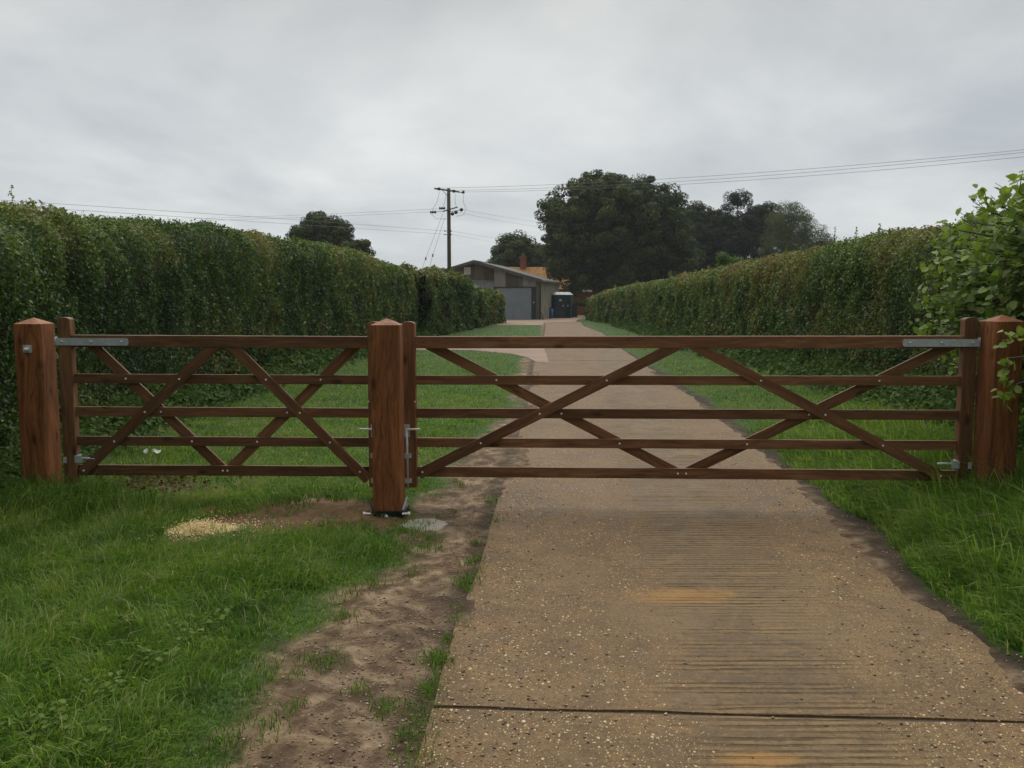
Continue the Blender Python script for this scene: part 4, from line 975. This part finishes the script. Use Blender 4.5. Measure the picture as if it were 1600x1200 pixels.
M['clad_dark'] = corrug('weathered_cladding', (0.075, 0.06, 0.040), (0.145, 0.12, 0.082))
M['roofsheet'] = corrug('roof_sheet', (0.09, 0.092, 0.08), (0.15, 0.155, 0.138), 4)
M['door_grey'] = simple('grey_door_sheet', (0.24, 0.285, 0.32), 0.55, 0, 0.12, 1.5)
M['darkgreen'] = simple('dark_green_paint', (0.02, 0.045, 0.035), 0.5)
M['blackpipe'] = simple('black_plastic', (0.015, 0.015, 0.015), 0.4)
M['pane'] = simple('dusty_translucent_sheet', (0.46, 0.48, 0.46), 0.4, 0, 0.12, 3)
M['pane_old'] = corrug('pale_old_cladding', (0.26, 0.25, 0.22), (0.38, 0.37, 0.33))
M['pane'] = simple('dusty_light_sheet', (0.24, 0.245, 0.235), 0.5, 0, 0.3, 2.5)
M['brick'] = simple('red_brick', (0.30, 0.10, 0.045), 0.85, 0, 0.35, 8)
M['tile'] = simple('ochre_tile', (0.36, 0.18, 0.055), 0.85, 0, 0.35, 3, 0.3)
M['slate'] = simple('grey_brown_slate', (0.15, 0.12, 0.11), 0.7, 0, 0.3, 3)
M['white'] = simple('white_plastic', (0.65, 0.68, 0.68), 0.4)
barn = empty('barn', (2.2, 66.5, 0), label='grey corrugated barn with tall grey door at the end of the track', cat='barn')
barn.rotation_euler = (0, 0, -R(12))
# local x: -W..0 to the left along the front, y: depth
WF, WL, D, HE = -9.6, -3.55, 10.0, 3.15; APX, APZ = -5.35, 4.66
def prism(name, poly, y0, y1, m, parent=barn):
    bm = bmesh.new(); f = [bm.verts.new((x, y0, z)) for x, z in poly]; b_ = [bm.verts.new((x, y1, z)) for x, z in poly]
    bm.faces.new(f); bm.faces.new(b_[::-1])
    for i in range(len(f)): j = (i+1) % len(f); bm.faces.new((f[i], f[j], b_[j], b_[i]))
    return bmobj(name, bm, m, parent)
rz_ = lambda x: APZ-(APZ-HE)*(x-APX)/(-APX) if x > APX else APZ-(APZ-HE)*(APX-x)/(-APX)
ZB = 2.62                                     # underside of the cladding over the right door
LFT = -10.7
# upper claddings as separate sheets
for i, (a, b_, dm) in enumerate(((LFT, -8.2, 1), (-8.197, -7.0, 0), (-6.997, -6.4, 0), (-6.397, -5.4, 1), (-5.397, -4.6, 0), (-4.597, -3.75, 1))):
    pts = [(a, 3.2), (b_, 3.2), (b_, rz_(b_)-0.006)] + ([(APX, APZ-0.006)] if a < APX < b_ else []) + [(a, rz_(a)-0.006)]
    prism('wall_cladding', pts, 0.25+0.003*(i % 2), 0.33, M['clad_dark' if dm else 'clad'])
for i, (a, b_, k) in enumerate(((-3.70, -2.80, 'pane'), (-2.797, -1.75, 'clad_dark'), (-1.747, -1.35, 'clad'), (-1.347, -0.30, 'pane'))):
    o = prism('wall_cladding' if k != 'pane' else 'light_sheet', [(a, ZB), (b_, ZB), (b_, rz_(b_)-0.006), (a, rz_(a)-0.006)], 0.0, 0.08, M['pane_old'] if (k == 'pane' and i == 0) else M[k])
prism('wall_cladding', [(-0.297, 0), (0, 0), (0, HE-0.08), (-0.297, rz_(-0.297)-0.10)], 0.0, 0.08, M['clad'])
prism('panel_divider', [(-0.86, ZB+0.02), (-0.82, ZB+0.02), (-0.82, 3.2), (-0.86, 3.22)], -0.006, 0.0, M['clad'])
prism('lintel', [(-3.72, ZB-0.09), (-0.30, ZB-0.09), (-0.30, ZB-0.003), (-3.72, ZB-0.003)], 0.01, 0.12, M['darkgreen'])
d1 = prism('sliding_door', [(-3.55, 0.03), (-0.68, 0.03), (-0.68, ZB-0.10), (-3.55, ZB-0.10)], 0.05, 0.10, M['door_grey'])
prism('door_rail', [(-3.55, 1.28), (-0.68, 1.28), (-0.68, 1.31), (-3.55, 1.31)], 0.044, 0.05, M['door_grey'], d1)
prism('door_post', [(-0.677, 0), (-0.30, 0), (-0.30, ZB-0.093), (-0.677, ZB-0.093)], 0.02, 0.14, M['darkgreen'])
prism('door_lamp', [(-0.52, 1.33), (-0.44, 1.33), (-0.44, 1.42), (-0.52, 1.42)], -0.02, 0.018, M['white'])
prism('wall_beam', [(LFT, 3.12), (-3.75, 3.12), (-3.75, 3.197), (LFT, 3.197)], 0.2, 0.34, M['clad_dark'])
prism('roller_door', [(-7.4, 0.03), (-3.75, 0.03), (-3.75, 3.115), (-7.4, 3.115)], 0.32, 0.36, M['door_grey'])
prism('wall_cladding', [(LFT, 0), (-7.403, 0), (-7.403, 3.115), (LFT, 3.115)], 0.3, 0.36, M['clad'])
prism('return_wall', [(-3.745, 0), (-3.72, 0), (-3.72, rz_(-3.72)-0.12), (-3.745, rz_(-3.72)-0.12)], 0.085, 0.36, M['clad'])
wp = prism('gable_light', [(-6.28, 3.62), (-5.72, 3.62), (-5.72, 4.22), (-6.28, 4.22)], 0.22, 0.249, M['white'])
# side wall (its own sheets facing right), roof
def sidewall():
    bm = bmesh.new(); add_box(bm, (-0.08, 0.081, 0), (0, D, HE-0.06)); return bmobj('side_wall', bm, M['sidew'], barn)
M['sidew'] = simple('side_cladding', (0.19, 0.175, 0.13), 0.85, 0, 0.3, 1.1)
sidewall()
box('back_wall', (LFT, D-0.1, 0), (-0.081, D-0.002, HE), M['clad'], barn)
def slope(name, xa, xb, za, zb):
    bm = bmesh.new(); t_ = 0.07
    for (y0, y1) in ((-0.18, D+0.2),):
        p = [(xa, za), (xb, zb)]; f = [bm.verts.new((x, y, z)) for y in (y0, y1) for x, z in ((xa, za), (xb, zb), (xb, zb+t_), (xa, za+t_))]
        for q in ((0,1,2,3),(7,6,5,4),(0,4,5,1),(1,5,6,2),(2,6,7,3),(3,7,4,0)): bm.faces.new([f[i] for i in q])
    return bmobj(name, bm, M['roofsheet'], barn)
slope('roof', APX+0.002, 0.22, APZ, HE-(APZ-HE)*0.22/(-APX)); slope('roof', -10.95, APX-0.002, rz_(-10.95), APZ)
box('ridge_cap', (APX-0.14, -0.2, APZ+0.045), (APX+0.14, D+0.21, APZ+0.085), M['roofsheet'], barn, 0.01)
for xa, xb in ((APX+0.003, 0.22), (-10.95, APX-0.003)):
    prism('barge_board', [(xa, rz_(xa)-0.15), (xb, rz_(xb)-0.15), (xb, rz_(xb)+0.10), (xa, rz_(xa)+0.10)], -0.215, -0.183, M['roofsheet'])
bm = bmesh.new(); add_tube(bm, [(0.06, -0.06, 0), (0.06, -0.06, HE-0.12)], 0.06, 8); bmobj('downpipe', bm, M['blackpipe'], barn)
bm = bmesh.new(); add_tube(bm, [(0.27, -0.15, HE-0.14), (0.27, D+0.1, HE-0.14)], 0.06, 8); bmobj('gutter', bm, M['blackpipe'], barn)
# leaning plank at the barn corner
pk = tube('plank', [(2.45, 66.0, 0.02), (2.28, 66.3, 0.85)], 0.05, M['clad_dark']); tag(pk, 'short dark plank leaning on the barn corner', 'plank')

# farmhouse behind
fh = empty('farmhouse', (2.0, 88, 0), label='farmhouse with ochre tiled roof and brick chimney behind the barn', cat='house')
box('wall', (-2.5, 0, 0), (4.0, 5, 2.9), M['brick'], fh)
bm = bmesh.new(); zr = at(830, 417, 90).z
f = [bm.verts.new(p) for p in ((-2.6, -0.4, 2.7), (4.15, -0.4, 2.7), (4.15, 2.5, zr), (-2.6, 2.5, zr), (4.15, 5.4, 2.7), (-2.6, 5.4, 2.7))]
bm.faces.new((f[0], f[1], f[2], f[3])); bm.faces.new((f[3], f[2], f[4], f[5])); bm.faces.new((f[1], f[4], f[2])); bm.faces.new((f[0], f[3], f[5])); bm.faces.new((f[0], f[5], f[4], f[1]))
bmobj('roof', bm, M['tile'], fh)
cxh = at(817.5, 410, 90.5).x-2.0
ch = box('chimney', (cxh-0.32, 2.2, zr-0.9), (cxh+0.32, 2.85, zr+1.2), M['brick'], fh)
box('chimney_band', (cxh-0.37, 2.15, zr+1.02), (cxh+0.37, 2.9, zr+1.12), M['brick'], ch)
bm = bmesh.new(); add_tube(bm, [(cxh, 2.5, zr+1.2), (cxh, 2.5, zr+1.5)], [0.13, 0.1], 8); bmobj('chimney_pot', bm, M['slate'], ch)
# small brick outbuilding with pyramid roof
ob = empty('outbuilding', (at(903, 480, 92).x, 92, 0), label='small red brick outbuilding with pointed roof beneath the largest tree', cat='building')
zw = at(900, 456, 92).z; za = at(900, 441, 92).z
box('wall', (-1.1, 0, 0), (1.6, 2.6, zw), M['brick'], ob)
bm = bmesh.new(); b4 = [bm.verts.new(p) for p in ((-1.3, -0.2, zw), (1.8, -0.2, zw), (1.8, 2.8, zw), (-1.3, 2.8, zw))]; ap = bm.verts.new((-0.1, 1.3, za+0.15)); bm.faces.new(b4[::-1])
for i in range(4): bm.faces.new((b4[i], b4[(i+1) % 4], ap))
bmobj('roof', bm, M['slate'], ob)
# low wall in front of it
lw = box('garden_wall', (0, 0, 0), (3.4, 0.3, 0.9), M['tile'], loc=(at(888, 480, 86).x, 86, 0)); tag(lw, 'low weathered brick wall beside the green cabins', 'wall')
cpg = lw.location.x
tree('shrub', 'dark low shrub growing along the top of the garden wall', (cpg+1.7, 86.6, 0), [(cpg+1.0, 86.7, 1.15, 1.2, 0.5, 0.38), (cpg+2.6, 86.7, 1.15, 1.1, 0.5, 0.35)], 3000, 0.14, 0.25, M['tree_leaf'], ([(cpg+1.7, 86.7, 0), (cpg+1.7, 86.7, 0.8)], [0.08, 0.06]), nclump=60, cat='shrub', floor=0.3)

# portable toilets
M['toilet'] = simple('dark_teal_plastic', (0.012, 0.055, 0.055), 0.45, 0, 0.3, 3)
M['toilet2'] = simple('darker_teal_plastic', (0.008, 0.025, 0.028), 0.45, 0, 0.3, 3)
def toilet(x, y, rz, label, mt):
    r = empty('portable_toilet', (x, y, 0), R(rz), label=label, cat='portable toilet', group='portable toilets beside the barn')
    box('body', (-0.52, -0.52, 0.12), (0.52, 0.52, 2.02), mt, r, 0.04)
    box('skid', (-0.56, -0.56, 0.0), (0.56, 0.56, 0.118), M['blackpipe'], r, 0.02)
    d = box('door', (-0.36, -0.55, 0.2), (0.36, -0.522, 1.92), mt, r, 0.008); box('handle', (0.24, -0.575, 1.0), (0.31, -0.551, 1.15), M['white'], d)
    for sx in (-1, 1): box('corner_post', (sx*0.49-0.035, -0.565, 0.13), (sx*0.49+0.035, -0.521, 2.0), mt, r, 0.01)
    box('sign', (-0.12, -0.558, 1.5), (0.12, -0.5505, 1.6), M['white'], d)
    bm = bmesh.new(); b4 = [bm.verts.new(p) for p in ((-0.57, -0.57, 2.025), (0.57, -0.57, 2.025), (0.57, 0.57, 2.025), (-0.57, 0.57, 2.025))]
    t4 = [bm.verts.new(p) for p in ((-0.30, -0.34, 2.26), (0.30, -0.34, 2.26), (0.30, 0.34, 2.26), (-0.30, 0.34, 2.26))]
    bm.faces.new(b4[::-1]); bm.faces.new(t4)
    for i in range(4): bm.faces.new((b4[i], b4[(i+1) % 4], t4[(i+1) % 4], t4[i]))
    bmobj('roof', bm, M['white'], r)
toilet(3.98, 72.6, 20, 'dark green portable toilet nearest the barn wall', M['toilet2'])
toilet(4.75, 73.6, -14, 'teal portable toilet standing farther from the barn wall', M['toilet'])
bb = empty('blue_drum', (3.32, 71.2, 0), label='blue plastic drum standing beside the portable toilets', cat='drum')
M['blue'] = simple('blue_plastic', (0.015, 0.09, 0.22), 0.4)
bm = bmesh.new(); add_tube(bm, [(0, 0, 0), (0, 0, 0.05), (0, 0, 0.25), (0, 0, 0.28), (0, 0, 0.55), (0, 0, 0.58), (0, 0, 0.84)], [0.2, 0.22, 0.225, 0.235, 0.235, 0.225, 0.215], 14); bmobj('body', bm, M['blue'], bb, smooth=True)
bm = bmesh.new(); add_tube(bm, [(0, 0, 0.842), (0, 0, 0.875)], 0.225, 14); bmobj('lid', bm, M['blue'], bb)
wb = empty('dark_bin', (5.55, 73.9, 0), label='low black bin right of the green portable toilets', cat='bin')
bm = bmesh.new(); add_box(bm, (-0.22, -0.22, 0.06), (0.22, 0.22, 0.98), 0.03); bmobj('body', bm, M['blackpipe'], wb); box('lid', (-0.25, -0.26, 0.985), (0.25, 0.24, 1.04), M['blackpipe'], wb, 0.01)

# ------------------------------------------------------------------ electricity pole and cables
YP = 58.0
ptop = at(701, 294.5, YP); PXX = ptop.x
pole = empty('utility_pole', (PXX, YP, 0), label='wooden electricity pole with two crossarms left of the barn', cat='pole')
M['polewood'] = simple('creosoted_pole', (0.085, 0.075, 0.035), 0.85, 0, 0.25, 2)
M['porcelain'] = simple('brown_porcelain', (0.045, 0.02, 0.012), 0.25)
M['iron'] = simple('dark_iron', (0.03, 0.03, 0.03), 0.6)
M['wire'] = simple('weathered_conductor', (0.20, 0.21, 0.22), 0.6, 0.1)
tube('shaft', [(0, 0, -0.3), (0, 0, ptop.z/2), (0, 0, ptop.z)], [0.15, 0.135, 0.12], M['polewood'], pole, 12)
def rel(u, v, dy=0.0):
    p = at(u, v, YP+dy); return Vector((p.x-PXX, dy, p.z))
def arm(a, b_, th=0.055):
    bm = bmesh.new(); add_tube(bm, [a, b_], th, 4); return bmobj('crossarm', bm, M['polewood'], pole)
arm(rel(678.5, 294.5, -0.5), rel(718, 300.5, 0.0)+Vector((0, -0.2, 0)))
arm(rel(692, 330.5, -0.25), rel(715, 323.5, -0.15), 0.04)
tube('arm_stay', [rel(691, 297, -0.3), rel(699, 306, -0.1)], 0.018, M['iron'], pole, 5)
def insul(p, d=(0, 0, 1), r=0.11, n=3, s=0.07):
    bm = bmesh.new(); d = Vector(d).normalized(); pts = []; rr = []
    for i in range(n):
        for k, q in ((0.0, 0.35), (0.35, 1.0), (0.6, 0.8), (0.95, 0.35)): pts.append(Vector(p)+d*s*(i+k)); rr.append(r*q)
    add_tube(bm, pts, rr, 10); bmobj('insulator', bm, M['porcelain'], pole, smooth=True)
insul(rel(686, 297.5, -0.4)); insul(rel(709, 301, -0.2)); insul(rel(724, 302.5, 0), r=0.13)
tube('insulator_arm', [rel(716, 300, -0.1), rel(724, 301, 0)], 0.03, M['iron'], pole, 6)
insul(rel(672, 331.5, -0.2), (1, 0, 0.02), 0.12, 4, 0.11); insul(rel(686, 325.5, -0.1), (1, 0, 0.02), 0.12, 4, 0.11)
for u, v in ((706, 333), (711.5, 330.5), (720, 326.5)): insul(rel(u, v+2, -0.1), (0.6, -0.7, 0.4), 0.12, 3, 0.06)
tube('insulator_arm', [rel(676, 331.5, -0.2), rel(701, 329, -0.15)], 0.016, M['iron'], pole, 5)
tube('insulator_arm', [rel(701, 331, -0.15), rel(720, 328, -0.1)], 0.02, M['iron'], pole, 5)
for v in (361, 366.5):
    for u in (695, 705): insul(rel(u, v+1, -0.1), (0, 0, 1), 0.05, 2, 0.05)
    tube('insulator_arm', [rel(695, v, -0.1), rel(705, v, -0.1)], 0.018, M['iron'], pole, 5)
for (a, m_, b_) in (((687, 299), (683, 316), (675, 328)), ((711, 302), (711, 315), (713, 324)), ((724.5, 303), (724, 315), (728, 327)), ((697, 303), (695, 315), (692, 325)), ((674, 335), (682, 342), (698, 342)), ((728, 327), (724, 336), (712, 338))):
    tube('jumper_wire', [rel(*a, -0.2), rel(*m_, -0.25), rel(*b_, -0.2)], 0.011, M['wire'], pole, 5)
for i, (a, b_, c_) in enumerate((((692, 334), (665, 404), (655, 432)), ((695, 340), (676, 399), (668, 430)))):
    A = at(*a, YP-0.3); B = at(*b_, YP-2.5); Cc = at(*c_, YP-3.2)
    A -= Vector((PXX, YP, 0)); B -= Vector((PXX, YP, 0)); Cc -= Vector((PXX, YP, 0)); G = Cc+(Cc-B)*((0.0-Cc.z)/(Cc.z-B.z))
    tube('stay_wire', [A, B, Cc, G], 0.012, M['wire'], pole, 5)
    insul(B-Vector((0, 0, 0.1)), (0.1, 0, 1), 0.07, 2, 0.1)
def cable(pts, label, r=0.013, n=24):
    """pts: start, end, and sag below the straight line"""
    a, b_, sag = Vector(pts[0]), Vector(pts[1]), pts[2]
    P = [a.lerp(b_, i/n)-Vector((0, 0, sag*4*(i/n)*(1-i/n))) for i in range(n+1)]
    o = tube('overhead_cable', P, r, M['wire'], None, 5); tag(o, label, 'cable', 'overhead cables on the pole')
def wpt(u, v, dy=0): return at(u, v, YP+dy)
def thru(u0, v0, um, vm, Ym, u1, v1, Y1, ext, label, r=0.013):
    """cable through three known points, continued past the last one"""
    A, Mm, B = at(u0, v0, YP-0.2), at(um, vm, Ym), at(u1, v1, Y1)
    tm = (Mm.x-A.x)/(B.x-A.x); k = (Mm.z-A.z-(B.z-A.z)*tm)/(tm*tm-tm); lin = (B.z-A.z)-k; r = r*0.72
    P = []
    for i in range(33):
        tt = ext*i/32; P.append(Vector((A.x+(B.x-A.x)*tt, A.y+(B.y-A.y)*tt, A.z+lin*tt+k*tt*tt)))
    o = tube('overhead_cable', P, r, M['wire'], None, 5); tag(o, label, 'cable', 'overhead cables on the pole')
thru(686, 294, 1060, 279.5, 49.2, 1600, 234, 40, 1.5, 'highest of the three cables running right over the largest tree')
thru(709, 297.5, 1060, 283, 49.0, 1600, 238, 40, 1.5, 'middle cable of the three running right over the largest tree')
thru(724, 300, 1060, 287, 49.0, 1600, 245, 40, 1.5, 'lowest of the three cables running right over the largest tree')
thru(691, 326, 500, 335.5, 59, 250, 343, 60, 1.4, 'upper cable running left to the back from the second crossarm', 0.010)
thru(676, 331, 500, 339.5, 59, 250, 346, 60, 1.4, 'lower cable running left to the back from the second crossarm', 0.010)
thru(695, 361, 400, 346, 44, 53, 316, 32, 1.3, 'upper thin cable rising left over the long left hedge', 0.010)
thru(695, 366, 400, 353, 44, 53, 324, 32, 1.3, 'lower thin cable rising left over the long left hedge', 0.010)
thru(720, 327, 790, 340, 66, 870, 351, 78, 1.1, 'upper cable running right behind the largest tree', 0.010)
thru(712, 331, 790, 346, 66, 870, 358, 78, 1.1, 'lower cable running right behind the largest tree', 0.010)
thru(705, 361, 745, 369, 66, 790, 376, 76, 1.3, 'upper thin cable dropping right towards the farmhouse', 0.009)
thru(705, 366, 745, 375, 66, 790, 382, 76, 1.3, 'lower thin cable dropping right towards the farmhouse', 0.009)

# ------------------------------------------------------------------ damp air
HAZE = 0.0004
if HAZE:
    m = bpy.data.materials.new('haze_air'); m.use_nodes = True; t = m.node_tree; t.nodes.clear()
    o = N(t, 'ShaderNodeOutputMaterial'); v = N(t, 'ShaderNodeVolumePrincipled'); v.inputs['Color'].default_value = (0.86, 0.89, 0.92, 1); v.inputs['Density'].default_value = HAZE
    v.inputs['Anisotropy'].default_value = 0.2
    t.links.new(v.outputs[0], o.inputs['Volume'])
    hz = box('haze', (-265, -35, -1.5), (265, 325, 22), m); tag(hz, kind='stuff')
    hz['label'] = 'thin damp haze over the fields and far trees'; hz['category'] = 'haze'
